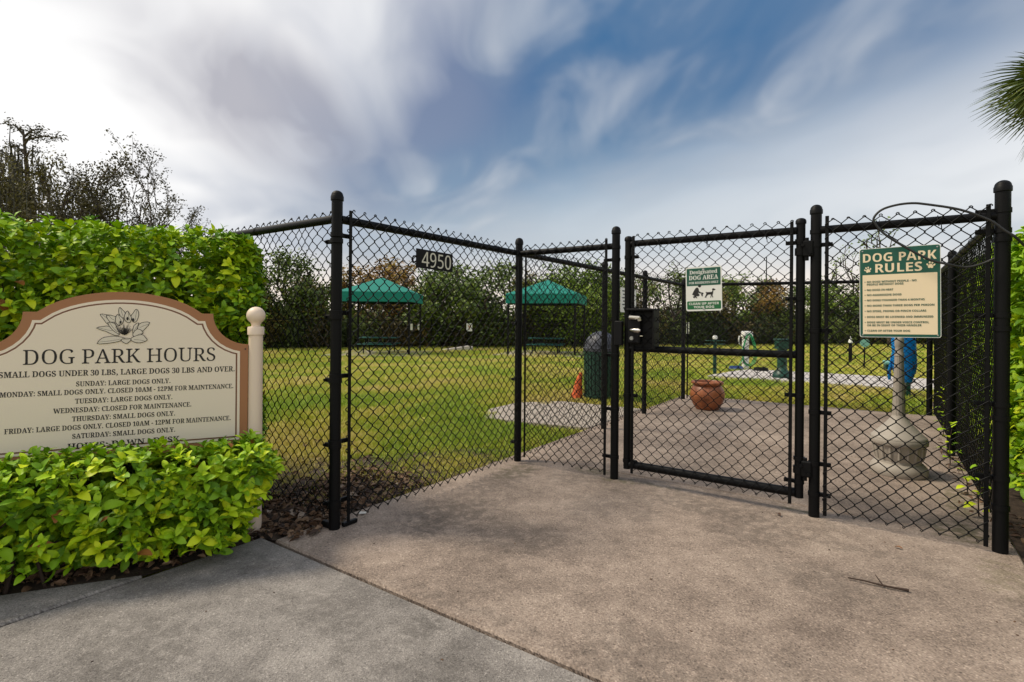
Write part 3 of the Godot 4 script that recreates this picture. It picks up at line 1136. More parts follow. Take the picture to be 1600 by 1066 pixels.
	# stems
	for k in int(size.x * 7.0):
		var x := r.randf_range(-0.46, 0.46) * size.x
		var z := r.randf_range(-0.25, 0.3) * size.z
		var pts := [Vector3(x, -0.06, z)]
		var rad := [r.randf_range(0.006, 0.011)]
		for j in 4:
			pts.append(Vector3(x + r.randf_range(-0.06, 0.06), (size.y + y0) * 0.8 * (j + 1) / 4.0, z + r.randf_range(-0.08, 0.08)))
			rad.append(rad[0] * (1.0 - 0.2 * (j + 1)))
		var m := MB.new()
		m.tube(pts, rad, 6)
		part(h, "stem", m, M.twig)

func build_hedges() -> void:
	leaf_tones = [Color(0.56, 0.66, 0.015), Color(0.42, 0.58, 0.012), Color(0.32, 0.50, 0.012), Color(0.24, 0.42, 0.012), Color(0.17, 0.33, 0.012), Color(0.11, 0.24, 0.012), Color(0.075, 0.175, 0.01), Color(0.32, 0.13, 0.03)]
	for t in leaf_tones:
		var m := mat(t, 0.5)
		m.metallic_specular = 0.36
		m.vertex_color_use_as_albedo = true
		m.backlight_enabled = true
		m.backlight = Color(0.30, 0.34, 0.16)
		leaf_mats.append(m)
	for q in [[0.060, 0.034, 0.26, 0.22, 0.15, 1.25], [0.066, 0.038, 0.20, 0.34, -0.2, 1.2], [0.052, 0.031, 0.34, 0.12, 0.05, 1.3], [0.070, 0.038, 0.25, 0.42, 0.3, 1.2]]:
		leaf_shapes.append(leaf_mesh(q[0], q[1], q[2], q[3], q[4], q[5]))
	# along the front of the sign
	var dir := Vector2(0.501, 0.865)
	var turn := atan2(dir.y, dir.x)
	var nrm := Vector2(0.865, -0.501)
	var c := Vector2(-2.505, 1.437) - dir * 0.79 + nrm * 0.22
	hedge("low_hedge", "low bright green hedge clipped flat in front of the opening hours sign", P(c.x, c.y, 0), turn, Vector3(1.78, 0.452, 0.40), 0.03, 400.0, 61, [[1, 1.0, 1.0], [2, 1.0, 1.0], [0, 1.0, 1.0], [2, -1.0, 0.35]], 0.82, 2.2, 0.09)
	# the tall one behind it
	c = Vector2(-2.505, 1.437) - dir * 1.31 - nrm * 0.62
	hedge("tall_hedge", "tall clipped green hedge behind the opening hours sign", P(c.x, c.y, 0), turn, Vector3(2.62, 1.49, 0.80), 0.0, 390.0, 62, [[1, 1.0, 1.0], [2, 1.0, 1.0], [0, 1.0, 1.0], [2, -1.0, 0.5], [2, 1.0, 0.45, 0.12], [1, 1.0, 0.5, 0.12], [0, 1.0, 0.6, 0.12]], 0.84, 2.0)
	# the one outside the pen
	hedge("side_hedge", "bright green hedge outside the pen, beside the thick fence post", P(1.12, 5.45, 0), PI, Vector3(0.95, 1.60, 4.9), 0.03, 330.0, 63, [[1, 1.0, 0.5], [0, 1.0, 0.6], [2, 1.0, 1.5]], 1.15, 0.7)

# ------------------------------------------------------------------ lettering
func font(serif: bool, bold: bool) -> SystemFont:
	var f := SystemFont.new()
	f.font_names = PackedStringArray(["Droid Serif" if serif else "Droid Sans"])
	f.font_weight = 700 if bold else 400
	return f

func text(parent: Node, called: String, words: String, f: Font, width: float, cap: float, at: Vector3, m: Material) -> MeshInstance3D:
	# width and capital height in metres; at is the middle of the baseline
	var probe := TextMesh.new()
	probe.text = "H"
	probe.font = f
	probe.font_size = 64
	probe.pixel_size = 0.001
	probe.depth = 0.0
	var hb := probe.get_aabb()
	var t := TextMesh.new()
	t.text = words
	t.font = f
	t.font_size = 64
	t.pixel_size = 0.001
	t.curve_step = 2.0
	t.depth = 0.0006
	var b := t.get_aabb()
	var o := MeshInstance3D.new()
	o.mesh = t
	o.material_override = m
	o.name = called
	var sx := width / b.size.x
	var sy := cap / hb.size.y
	o.scale = Vector3(sx, sy, 1.0)
	o.position = at - Vector3((b.position.x + b.size.x * 0.5) * sx, hb.position.y * sy, 0)
	parent.add_child(o, true)
	return o

# ------------------------------------------------------------------ the opening hours sign
func build_hours_sign() -> void:
	var dir := Vector2(0.501, 0.865)
	var turn := atan2(dir.y, dir.x)
	var mid := Vector2(-2.505, 1.437) - dir * 0.5415
	var s := thing("hours_sign", "cream sign board with brown edge and ball-topped posts listing opening hours", "sign", P(mid.x, mid.y), turn)
	for x in [0.529, -0.529]:
		var m := MB.new()
		m.lathe([Vector2(0.032, -0.08), Vector2(0.032, 0.945)], 24, Vector3(x, 0, 0))
		var p := part(s, "post", m, M.cream_post)
		m = MB.new()
		m.lathe([Vector2(0.034, 0.939), Vector2(0.0375, 0.941), Vector2(0.0375, 0.975), Vector2(0.035, 0.979), Vector2(0.02, 0.981)], 24, Vector3(x, 0, 0))
		part(p, "collar", m, M.cream_post)
		m = MB.new()
		var prof := [Vector2(0.021, 0.979), Vector2(0.0195, 0.988), Vector2(0.024, 0.998)]
		for k in 13:
			var a := lerpf(-0.95, PI * 0.5, k / 12.0)
			prof.append(Vector2(0.0425 * cos(a) + 0.0001, 1.034 + 0.0425 * sin(a)))
		m.lathe(prof, 28, Vector3(x, 0, 0))
		part(p, "ball", m, M.cream_post)
	var half := []
	half.append(Vector2(0.496, 0.405))
	half.append(Vector2(0.496, 0.893))
	for k in range(1, 10):
		var a := k / 9.0 * PI * 0.5
		half.append(Vector2(0.496 - 0.15 * sin(a), 1.040 - 0.147 * cos(a)))
	half.append(Vector2(0.300, 1.040))
	for k in range(1, 10):
		var x := 0.300 * (1.0 - k / 9.0)
		half.append(Vector2(x, 1.040 + 0.092 * (sqrt(1.0 - pow(x / 0.35, 2)) - sqrt(1.0 - pow(0.3 / 0.35, 2))) / (1.0 - sqrt(1.0 - pow(0.3 / 0.35, 2)))))
	var outline := PackedVector2Array(half)
	for i in range(half.size() - 2, -1, -1):
		outline.append(Vector2(-half[i].x, half[i].y))
	var board := MB.new()
	board.prism(outline, -0.014, 0.010)
	var bd := part(s, "board", board, M.brown)
	var layers := [[0.035, 0.0100, 0.0125, M.cream, "face"], [0.0465, 0.0125, 0.0138, M.line_brown, "inner_line"], [0.0528, 0.0138, 0.0150, M.cream, "panel"]]
	for l in layers:
		var inset: PackedVector2Array = Geometry2D.offset_polygon(outline, -l[0], Geometry2D.JOIN_MITER)[0]
		var m := MB.new()
		m.prism(inset, l[1] - 0.001, l[2])
		part(bd, l[4], m, l[3])
	for q in [[0.484, 0.872], [-0.484, 0.872], [0.484, 0.43], [-0.484, 0.43]]:
		var m := MB.new()
		m.tube([Vector3(q[0], q[1], 0.009), Vector3(q[0], q[1], 0.0135)], 0.0035, 10)
		part(bd, "screw", m, M.ink)
	var serif := font(true, false)
	var bold := font(true, true)
	var z := 0.0156
	text(bd, "lettering", "DOG PARK HOURS", serif, 0.700, 0.062, Vector3(0.0075, 0.8185, z), M.ink)
	var rows := [["SMALL DOGS UNDER 30 LBS, LARGE DOGS 30 LBS AND OVER.", -0.961, -0.103, 0.7665, 0.0245, true], ["SUNDAY: LARGE DOGS ONLY.", -0.707, -0.363, 0.7215, 0.021, false], ["MONDAY: SMALL DOGS ONLY. CLOSED 10AM - 12PM FOR MAINTENANCE.", -0.957, -0.108, 0.6865, 0.021, false],
		["TUESDAY: LARGE DOGS ONLY.", -0.71, -0.355, 0.6475, 0.021, false], ["WEDNESDAY: CLOSED FOR MAINTENANCE.", -0.784, -0.28, 0.6095, 0.021, false], ["THURSDAY: SMALL DOGS ONLY.", -0.72, -0.344, 0.572, 0.021, false],
		["FRIDAY: LARGE DOGS ONLY. CLOSED 10AM - 12PM FOR MAINTENANCE.", -0.942, -0.118, 0.535, 0.021, false], ["SATURDAY: SMALL DOGS ONLY.", -0.719, -0.343, 0.4975, 0.021, false], ["HOURS: DAWN - DUSK", -0.735, -0.325, 0.452, 0.0255, true]]
	for q in rows:
		text(bd, "lettering", q[0], bold, q[2] - q[1], q[4], Vector3((q[1] + q[2]) * 0.5 + 0.5415, q[3], z), M.ink)
	build_lily(bd, z)

func build_lily(bd: Node, z: float) -> void:
	# a water lily in pen strokes: pale petals with dark outlines, drawn back to front
	var petals := [
		[[335, 265], [450, 272], [620, 310], [700, 480], [500, 470], [400, 360]], [[450, 285], [620, 305], [640, 400], [560, 412], [510, 400]],
		[[705, 130], [760, 180], [810, 240], [780, 330], [740, 330], [690, 250], [685, 180]], [[1020, 160], [1070, 220], [1060, 330], [1010, 410], [960, 400], [920, 300], [960, 240]],
		[[1290, 420], [1200, 540], [1110, 600], [1050, 540], [1080, 450], [1180, 410]], [[855, 195], [900, 270], [930, 330], [900, 420], [830, 400], [790, 330], [810, 250]],
		[[660, 265], [720, 300], [780, 360], [760, 430], [700, 470], [640, 440], [625, 350]], [[270, 525], [400, 495], [520, 495], [640, 590], [700, 655], [600, 660], [450, 590]],
		[[480, 420], [610, 440], [660, 540], [700, 640], [620, 600], [540, 530]], [[1075, 425], [1020, 580], [960, 620], [980, 480]], [[1160, 600], [1120, 650], [1000, 690], [960, 640], [1050, 540]],
		[[285, 815], [370, 720], [480, 690], [620, 680], [820, 720], [720, 770], [560, 805], [400, 820]], [[1240, 765], [1100, 810], [980, 790], [920, 740], [980, 690], [1140, 650], [1210, 710]], [[730, 750], [830, 720], [930, 740], [870, 805], [820, 820]]]
	var to := func(q: Array) -> Vector2:
		return Vector2(-0.637 + (q[0] / 12.308 + 130.0 - 152.0) * 0.002336 + 0.5415, 1.065 - (470.0 + q[1] / 12.308 - 480.0) * 0.00284)
	var zz := z
	for p in petals:
		var o := PackedVector2Array()
		for q in p:
			o.append(to.call(q))
		# round the drawn outline
		var sm := []
		for i in o.size():
			var a := o[i]
			var b := o[(i + 1) % o.size()]
			sm.append(a)
			sm.append((a + b) * 0.5 + (a + b - o[i - 1] - o[(i + 2) % o.size()]) * 0.07)
		var m := MB.new()
		m.prism(PackedVector2Array(sm), zz - 0.0004, zz)
		var pt := part(bd, "petal", m, M.lily_white)
		m = MB.new()
		m.stroke(sm, 0.0023, zz + 0.00012, true)
		m.stroke([(sm[0] + sm[1]) * 0.5, sm[0].lerp(o[o.size() / 2], 0.5), sm[0].lerp(o[o.size() / 2], 0.8)], 0.0012, zz + 0.00012)
		part(pt, "outline", m, M.ink)
		zz += 0.00025
	var st := MB.new()
	var r := RandomNumberGenerator.new()
	r.seed = 8
	for k in 34:
		var a := lerpf(-2.75, -0.4, k / 33.0)
		var l := r.randf_range(120, 270)
		var foot := [805 + cos(a) * r.randf_range(10, 60), 660 + sin(a) * 30]
		st.stroke([to.call(foot), to.call([800 + cos(a) * l * 0.85, 650 + sin(a) * l])], [0.002, 0.0008], zz)
	for q in [[855, 345, 26], [965, 370, 30], [722, 415, 24], [800, 620, 34]]:
		var o := PackedVector2Array()
		for k in 10:
			var a := TAU * k / 10.0
			o.append(to.call([q[0] + cos(a) * q[2] * 0.8, q[1] + sin(a) * q[2] * 1.3]))
		st.prism(o, zz - 0.0002, zz)
	part(bd, "stamens", st, M.ink)

# ------------------------------------------------------------------ plates and notices on the fence
func rounded(w: float, h: float, r: float) -> PackedVector2Array:
	var o := PackedVector2Array()
	for q in [[w * 0.5 - r, h * 0.5 - r, 0.0], [-w * 0.5 + r, h * 0.5 - r, PI * 0.5], [-w * 0.5 + r, -h * 0.5 + r, PI], [w * 0.5 - r, -h * 0.5 + r, PI * 1.5]]:
		for k in 5:
			var a: float = q[2] + k / 4.0 * PI * 0.5
			o.append(Vector2(q[0] + cos(a) * r, q[1] + sin(a) * r))
	return o

func paw(parent: Node, at: Vector2, sc: float, tilt: float, z: float, m: Material) -> void:
	var b := MB.new()
	var xf := Transform3D(Basis(Vector3(0, 0, 1), tilt), Vector3(at.x, at.y, 0))
	var pad := PackedVector2Array()
	for q in [[0.0, 0.30], [0.25, 0.2], [0.45, -0.15], [0.5, -0.5], [0.28, -0.68], [0.0, -0.58], [-0.28, -0.68], [-0.5, -0.5], [-0.45, -0.15], [-0.25, 0.2]]:
		pad.append(Vector2(q[0], q[1]) * sc)
	b.prism(pad, z - 0.0005, z, xf)
	for q in [[-0.62, 0.12, 0.5], [-0.25, 0.62, 0.15], [0.25, 0.62, -0.15], [0.62, 0.12, -0.5]]:
		var toe := PackedVector2Array()
		for k in 10:
			var a := TAU * k / 10.0
			toe.append((Vector2(cos(a) * 0.17, sin(a) * 0.27).rotated(q[2]) + Vector2(q[0], q[1])) * sc)
		b.prism(toe, z - 0.0005, z, xf)
	part(parent, "paw_print", b, m)

func build_fence_signs() -> void:
	var sans := font(false, false)
	var bold := font(false, true)
	var serif_bold := font(true, true)
	# house number plate on the first panel
	var n := thing("number_plate", "black plate with pale figures 4950 wired to the chain-link fence", "number plate", P(-2.139, 2.288, 1.363), PI * 0.5)
	n.rotate_object_local(Vector3(0, 0, 1), -0.01)
	var m := MB.new()
	m.box(Vector3.ZERO, Vector3(0.305, 0.107, 0.006), 0.0015)
	part(n, "plate", m, M.plate)
	text(n, "figures", "4950", sans, 0.245, 0.083, Vector3(0.012, -0.0415, 0.0036), M.digit)
	m = MB.new()
	m.tube([Vector3(-0.15, 0.01, 0.004), Vector3(-0.168, 0.008, -0.004), Vector3(-0.178, -0.01, -0.006), Vector3(-0.172, -0.03, -0.002), Vector3(-0.158, -0.02, 0.006)], 0.005, 7)
	part(n, "wire_fixing", m, M.black_wire)
	m = MB.new()
	m.tube([Vector3(0.145, 0.0, 0.004), Vector3(0.16, 0.008, 0.0), Vector3(0.158, 0.022, -0.005)], 0.003, 6)
	part(n, "wire_fixing", m, M.black_wire)
	# rules on the panel by the hinge post
	var g := thing("rules_sign", "green and buff sign of dog park rules with paw prints", "sign", P(0.057, 3.185, 1.172), 0.0)
	g.rotate_object_local(Vector3(0, 0, 1), 0.012)
	m = MB.new()
	m.prism(rounded(0.318, 0.438, 0.010), -0.002, 0.002)
	part(g, "plate", m, M.sign_white)
	m = MB.new()
	m.prism(rounded(0.313, 0.433, 0.009), 0.0018, 0.0024)
	part(g, "green_field", m, M.sign_green)
	m = MB.new()
	m.prism(rounded(0.292, 0.292, 0.002), 0.0023, 0.0030)
	var buff := part(g, "buff_field", m, M.sign_buff)
	buff.position.y = -0.058
	text(g, "heading", "DOG PARK", bold, 0.288, 0.042, Vector3(0.0, 0.151, 0.0029), M.sign_buff)
	text(g, "heading", "RULES", bold, 0.183, 0.042, Vector3(-0.002, 0.0985, 0.0029), M.sign_buff)
	paw(g, Vector2(-0.124, 0.113), 0.0185, 0.25, 0.0031, M.sign_buff)
	paw(g, Vector2(0.122, 0.122), 0.0205, -0.1, 0.0031, M.sign_buff)
	var rules := [["NO DOGS WITHOUT PEOPLE - NO", 0.196, 0.0510, true], ["PEOPLE WITHOUT DOGS", 0.146, 0.0380, false], ["NO DOGS IN HEAT", 0.106, 0.0110, true], ["NO AGGRESSIVE DOGS", 0.138, -0.0140, true], ["NO DOGS YOUNGER THAN 4 MONTHS", 0.226, -0.0400, true], ["NO MORE THAN THREE DOGS PER PERSON", 0.262, -0.0665, true],
		["NO SPIKE, PRONG OR PINCH COLLARS", 0.232, -0.0937, true], ["DOGS MUST BE LICENSED AND IMMUNIZED", 0.258, -0.1220, true], ["DOGS MUST BE UNDER VOICE CONTROL", 0.242, -0.1485, true], ["OR BE IN SIGHT OF THEIR HANDLER", 0.214, -0.1630, false], ["CLEAN UP AFTER YOUR DOG", 0.170, -0.1895, true]]
	for q in rules:
		text(g, "rule", q[0], bold, q[1], 0.0095, Vector3(-0.128 + q[1] * 0.5, q[2] - 0.002, 0.0036), M.sign_green)
		if q[3]:
			m = MB.new()
			m.box(Vector3(-0.136, q[2] + 0.0025, 0.0034), Vector3(0.0035, 0.0035, 0.0008))
			part(g, "bullet", m, M.sign_green)
	for q in [[-0.146, 0.207], [0.146, 0.207], [-0.146, -0.207], [0.146, -0.207]]:
		m = MB.new()
		m.tube([Vector3(q[0], q[1], -0.004), Vector3(q[0], q[1], 0.0045)], 0.0035, 8)
		part(g, "fixing", m, M.steel)
	# clean-up notice on the gate
	var d := thing("clean_up_notice", "small green and white notice of a designated dog area wired to the gate", "sign", P(-0.865, 3.195, 1.214), 0.0)
	d.rotate_object_local(Vector3(0, 0, 1), 0.025)
	m = MB.new()
	m.prism(rounded(0.204, 0.258, 0.012), -0.0015, 0.0015)
	part(d, "plate", m, M.sign_white)
	m = MB.new()
	m.prism(rounded(0.192, 0.102, 0.003), 0.0013, 0.0021)
	var tp := part(d, "green_field", m, M.sign_green_2)
	tp.position.y = 0.070
	m = MB.new()
	m.prism(rounded(0.192, 0.048, 0.006), 0.0013, 0.0021)
	tp = part(d, "green_field", m, M.sign_grass)
	tp.position.y = -0.095
	text(d, "heading", "Designated", serif_bold, 0.158, 0.021, Vector3(0.0, 0.088, 0.0026), M.sign_white)
	text(d, "heading", "DOG AREA", serif_bold, 0.166, 0.025, Vector3(0.0, 0.054, 0.0026), M.sign_white)
	text(d, "heading", "FOR RESIDENTS ONLY", serif_bold, 0.168, 0.0125, Vector3(0.0, 0.030, 0.0026), M.sign_white)
	text(d, "heading", "CLEAN UP AFTER", bold, 0.170, 0.0135, Vector3(0.0, -0.093, 0.0026), M.sign_white)
	text(d, "heading", "YOUR DOG", bold, 0.116, 0.0135, Vector3(0.0, -0.113, 0.0026), M.sign_white)
	# crouching person and dog, in zoomed picture units around (550, 610), 285 units = 0.1 m
	var pic := MB.new()
	var at := func(q: Array) -> Vector2:
		return Vector2((q[0] - 545.0) * 0.000345, (600.0 - q[1]) * 0.000345 - 0.013)
	var shapes := [
		[[360, 640], [385, 590], [415, 545], [445, 535], [465, 560], [470, 600], [500, 622], [545, 632], [540, 648], [490, 640], [450, 625], [470, 650], [480, 672], [455, 688], [420, 685], [440, 715], [432, 722], [400, 700], [395, 718], [382, 716], [362, 690], [395, 680], [355, 655]],
		[[500, 650], [515, 690], [530, 690], [530, 660], [545, 640]],
		[[585, 612], [595, 625], [680, 622], [690, 600], [682, 575], [700, 562], [738, 578], [735, 592], [705, 598], [700, 640], [688, 680], [702, 715], [688, 716], [672, 680], [665, 716], [652, 716], [668, 665], [620, 665], [592, 690], [588, 716], [575, 714], [568, 712], [558, 714], [572, 690], [590, 650], [580, 630]]]
	for sh in shapes:
		var o := PackedVector2Array()
		for q in sh:
			o.append(at.call(q))
		if Geometry2D.triangulate_polygon(o).size():
			pic.prism(o, 0.0012, 0.0022)
	var head := PackedVector2Array()
	for k in 14:
		var a := TAU * k / 14.0
		head.append(at.call([480 + cos(a) * 26, 513 + sin(a) * 24]))
	pic.prism(head, 0.0012, 0.0022)
	part(d, "pictogram", pic, M.ink)
	for q in [[0.0, 0.112], [0.0, -0.118]]:
		m = MB.new()
		m.tube([Vector3(q[0], q[1], -0.004), Vector3(q[0], q[1], 0.004)], 0.0065, 8)
		part(d, "fixing", m, M.steel)
	# pale notice on the pen's inner fence, seen past the latch post
	var k2 := thing("pale_notice", "narrow pale grey notice on the pen fence behind the latch post", "sign", P(-2.14, 5.15, 1.235), PI * 0.5)
	m = MB.new()
	m.prism(rounded(0.40, 0.245, 0.01), -0.0015, 0.0015)
	part(k2, "plate", m, M.sign_white)
	for j in 6:
		m = MB.new()
		m.box(Vector3(-0.13 + (j % 2) * 0.02, 0.09 - j * 0.034, 0.0018), Vector3(0.06, 0.014, 0.0006))
		m.box(Vector3(0.12 - (j % 3) * 0.02, 0.085 - j * 0.034, 0.0018), Vector3(0.05, 0.012, 0.0006))
		part(k2, "print_block", m, M.dome_grey)

# ------------------------------------------------------------------ things standing in the pen and near it
func build_yard_objects() -> void:
	var o := thing("clay_pot", "round terracotta pot with a thick rolled rim in the fenced pen", "pot", P(-1.70, 6.47), 0.3)
	o.scale = Vector3(0.9, 0.98, 0.9)
	var m := MB.new()
	var prof := [Vector2(0.02, 0.0), Vector2(0.135, 0.0), Vector2(0.145, 0.008), Vector2(0.185, 0.07), Vector2(0.213, 0.14), Vector2(0.217, 0.185), Vector2(0.205, 0.235), Vector2(0.178, 0.275), Vector2(0.158, 0.295)]
	m.lathe(prof, 36)
	part(o, "body", m, M.terracotta)
	m = MB.new()
	m.lathe([Vector2(0.155, 0.29), Vector2(0.186, 0.298), Vector2(0.202, 0.310), Vector2(0.202, 0.326), Vector2(0.190, 0.336), Vector2(0.165, 0.334), Vector2(0.148, 0.31), Vector2(0.150, 0.24), Vector2(0.02, 0.235)], 36)
	part(o, "rim", m, M.terracotta)
	# smokers' post
	o = thing("ash_receptacle", "taupe plastic cigarette receptacle with a fluted tall neck on a tub base", "ashtray", P(0.085, 4.50), 0.2)
	o.scale = Vector3(0.8, 1.0, 0.8)
	m = MB.new()
	m.lathe([Vector2(0.02, 0.0), Vector2(0.199, 0.0), Vector2(0.206, 0.012), Vector2(0.206, 0.038), Vector2(0.198, 0.058), Vector2(0.178, 0.077), Vector2(0.163, 0.083), Vector2(0.160, 0.10)], 40)
	part(o, "foot", m, M.taupe)
	m = MB.new()
	m.lathe([Vector2(0.160, 0.098), Vector2(0.166, 0.11), Vector2(0.182, 0.19), Vector2(0.186, 0.204), Vector2(0.203, 0.207), Vector2(0.207, 0.212), Vector2(0.207, 0.236), Vector2(0.203, 0.243)], 40)
	var bowl := part(o, "bowl", m, M.taupe)
	for k in 18:
		var a := TAU * k / 18.0
		m = MB.new()
		m.tube([Vector3(cos(a) * 0.164, 0.105, sin(a) * 0.164), Vector3(cos(a) * 0.168, 0.12, sin(a) * 0.168), Vector3(cos(a) * 0.181, 0.188, sin(a) * 0.181), Vector3(cos(a) * 0.183, 0.2, sin(a) * 0.183)], [0.005, 0.0125, 0.0125, 0.006], 8)
		part(bowl, "rib", m, M.taupe)
	m = MB.new()
	m.lathe([Vector2(0.2, 0.243), Vector2(0.199, 0.252), Vector2(0.188, 0.262), Vector2(0.15, 0.292), Vector2(0.10, 0.335), Vector2(0.066, 0.37), Vector2(0.052, 0.388), Vector2(0.047, 0.40)], 40)
	part(o, "shoulder", m, M.taupe)
	m = MB.new()
	var rows := []
	var norms := []
	for q in [[0.046, 0.395], [0.040, 0.55], [0.034, 0.7], [0.030, 0.8]]:
		var row := []
		var nr := []
		for k in 48:
			var a := TAU * k / 48.0
			var rr: float = q[0] + (0.0028 if k % 4 < 2 else -0.0012)
			row.append(Vector3(cos(a) * rr, q[1], -sin(a) * rr))
			nr.append(Vector3(cos(a) + (0.5 * sin(a) if k % 4 == 1 else -0.5 * sin(a) if k % 4 == 0 else 0.0), 0, -sin(a) + (0.5 * cos(a) if k % 4 == 1 else -0.5 * cos(a) if k % 4 == 0 else 0.0)).normalized())
		rows.append(row)
		norms.append(nr)
	m.rings(rows, norms)
	part(o, "neck", m, M.taupe)
	m = MB.new()
	m.lathe([Vector2(0.029, 0.795), Vector2(0.035, 0.80), Vector2(0.035, 0.815), Vector2(0.030, 0.822), Vector2(0.029, 0.86), Vector2(0.033, 0.868), Vector2(0.034, 0.91), Vector2(0.030, 0.93), Vector2(0.018, 0.942), Vector2(0.0005, 0.946)], 28)
	part(o, "head", m, M.taupe)
	# litter bin
	o = thing("litter_bin", "dark green slatted litter bin with a grey domed lid on the grass", "litter bin", P(-3.06, 6.45, 0.0), 0.0)
	m = MB.new()
	m.lathe([Vector2(0.02, 0.03), Vector2(0.19, 0.03), Vector2(0.205, 0.62)], 24)
	part(o, "liner", m, M.plate)
	for k in 26:
		var a := TAU * k / 26.0
		m = MB.new()
		var bas := Basis(Vector3(0, 1, 0), a)
		m.box(bas * Vector3(0, 0.325, 0.212), Vector3(0.042, 0.61, 0.010), 0.002, bas * Basis(Vector3(1, 0, 0), 0.025))
		part(o, "slat", m, M.can_green)
	for y in [0.05, 0.60]:
		m = MB.new()
		m.lathe([Vector2(0.216, y - 0.012), Vector2(0.226, y - 0.010), Vector2(0.228, y + 0.010), Vector2(0.216, y + 0.012)], 28)
		part(o, "hoop", m, M.can_green)
	m = MB.new()
	m.lathe([Vector2(0.2, 0.625), Vector2(0.232, 0.63), Vector2(0.234, 0.672), Vector2(0.22, 0.68)], 28)
	part(o, "rim", m, M.dome_grey)
	m = MB.new()
	prof = []
	for k in 10:
		var t := k / 9.0 * PI * 0.5
		prof.append(Vector2(0.212 * cos(t) + 0.0002, 0.675 + 0.215 * sin(t)))
	m.lathe(prof, 28)
	part(o, "dome_lid", m, M.dome_grey)
	# an orange bag sagging against the bin
	m = MB.new()
	rows = []
	norms = []
	var nz := noise(3, 6.0, 2)
	for i in 12:
		var t := i / 11.0
		var row := []
		var nr := []
		for k in 14:
			var a := TAU * k / 14.0
			var rr := 0.02 + 0.055 * pow(1.0 - t, 0.8) * (1.0 if i > 0 else 0.75)
			rr *= 1.0 + 0.35 * nz.get_noise_2d(cos(a) * 1.5 + 4.0, t * 2.0 + sin(a))
			row.append(Vector3(cos(a) * rr + 0.05 * t * t, 0.005 + t * 0.34, -sin(a) * rr - 0.02 * t))
			nr.append(Vector3(cos(a), 0.25, -sin(a)).normalized())
		rows.append(row)
		norms.append(nr)
	m.rings(rows, norms)
	var bag := part(self, "orange_bag", m, M.orange_bag)
	bag.position = P(-3.31, 6.26, 0.0)
	tag(bag, "crumpled orange plastic bag slumped against the litter bin", "bag")
	# blue bag hanging behind the pen
	var bb := thing("blue_bag", "bright blue plastic bag hanging on the outside of the pen's back fence", "bag", P(0.185, 7.735, 0.0), 0.0)
	m = MB.new()
	rows = []
	norms = []
	for i in 10:
		var t := i / 9.0
		var row := []
		var nr := []
		for k in 20:
			var a := TAU * k / 20.0
			var w := lerpf(0.075, 0.118, smooth(0.0, 0.3, t)) + 0.006 * sin(a * 3.0 + t * 4.0)
			row.append(Vector3(cos(a) * w + 0.01 * (1.0 - t), 0.34 + t * 0.58, -sin(a) * w * 0.45 + 0.008 * sin(a * 5.0 + t * 7.0)))
			nr.append(Vector3(cos(a) * 0.6, 0, -sin(a)).normalized())
		rows.append(row)
		norms.append(nr)
	m.rings(rows, norms)
	m.poly(rows[0], Vector3.DOWN)
	part(bb, "sack", m, M.blue_plastic)
	m = MB.new()
	m.tube([Vector3(-0.13, 0.36, 0.0), Vector3(-0.135, 0.45, 0.01), Vector3(-0.12, 0.55, 0.0), Vector3(-0.10, 0.68, 0.0), Vector3(-0.06, 0.86, 0.0)], [0.016, 0.02, 0.014, 0.01, 0.02], 8)
	part(bb, "strap", m, M.blue_plastic)
	m = MB.new()
	m.tube([Vector3(-0.02, 0.92, 0.0), Vector3(0.0, 1.0, 0.03), Vector3(0.02, 1.1, 0.05), Vector3(0.03, 1.3, 0.05)], 0.004, 6)
	part(bb, "cord", m, M.rubber)
	# shoots of the side hedge that have come through the mesh
	for q in [[0.40, 5.0, 0.30, 12, "leafy hedge shoot poking through the pen fence at the middle post"], [0.42, 4.2, 0.16, 6, "short hedge shoot at the pen fence foot, just past the receptacle"], [0.45, 6.3, 0.42, 16, "tall bright hedge shoot inside the pen fence near its back corner"], [0.42, 3.75, 0.2, 5, "thin few-leaved shoot at the pen fence foot near the thick post"]]:
		shoot("hedge_shoot", q[4], P(q[0], q[1]), q[2], q[3], "shoots through the pen fence")
	shoot("ground_weed", "small green weed rooted at the edge of the beige pad outside the pen", P(0.56, 3.02), 0.09, 8, "")
	shoot("ground_weed", "leafy green weed at the foot of the thick fence post under the hedge", P(0.62, 3.3), 0.2, 12, "")

func shoot(called: String, label: String, at: Vector3, h: float, count: int, group: String) -> void:
	var o := thing(called, label, "plant", at, 0.0, group)
	var m := MB.new()
	m.tube([Vector3(0, -0.03, 0), Vector3(rng.randf_range(-0.02, 0.02), h * 0.5, 0.01), Vector3(rng.randf_range(-0.04, 0.04), h, rng.randf_range(-0.04, 0.04))], [0.004, 0.003, 0.0015], 5)
	part(o, "stem", m, M.twig)
	for k in count:
		var t := (k + 0.6) / count
		var a := k * 2.4 + rng.randf_range(-0.3, 0.3)
		var dir := Vector3(cos(a), rng.randf_range(0.1, 0.7), sin(a)).normalized()
		var up := (Vector3.UP - dir * dir.y).normalized()
		var sc := rng.randf_range(0.8, 1.3)
		var l := MeshInstance3D.new()
		l.mesh = leaf_shapes[k % 4]
		l.material_override = leaf_mats[rng.randi_range(0, 3)]
		l.transform = Transform3D(Basis(up.cross(dir), up, dir).scaled_local(Vector3(sc, sc, sc)), Vector3(0, h * t, 0) + dir * 0.012)
		l.name = "leaf"
		o.add_child(l, true)

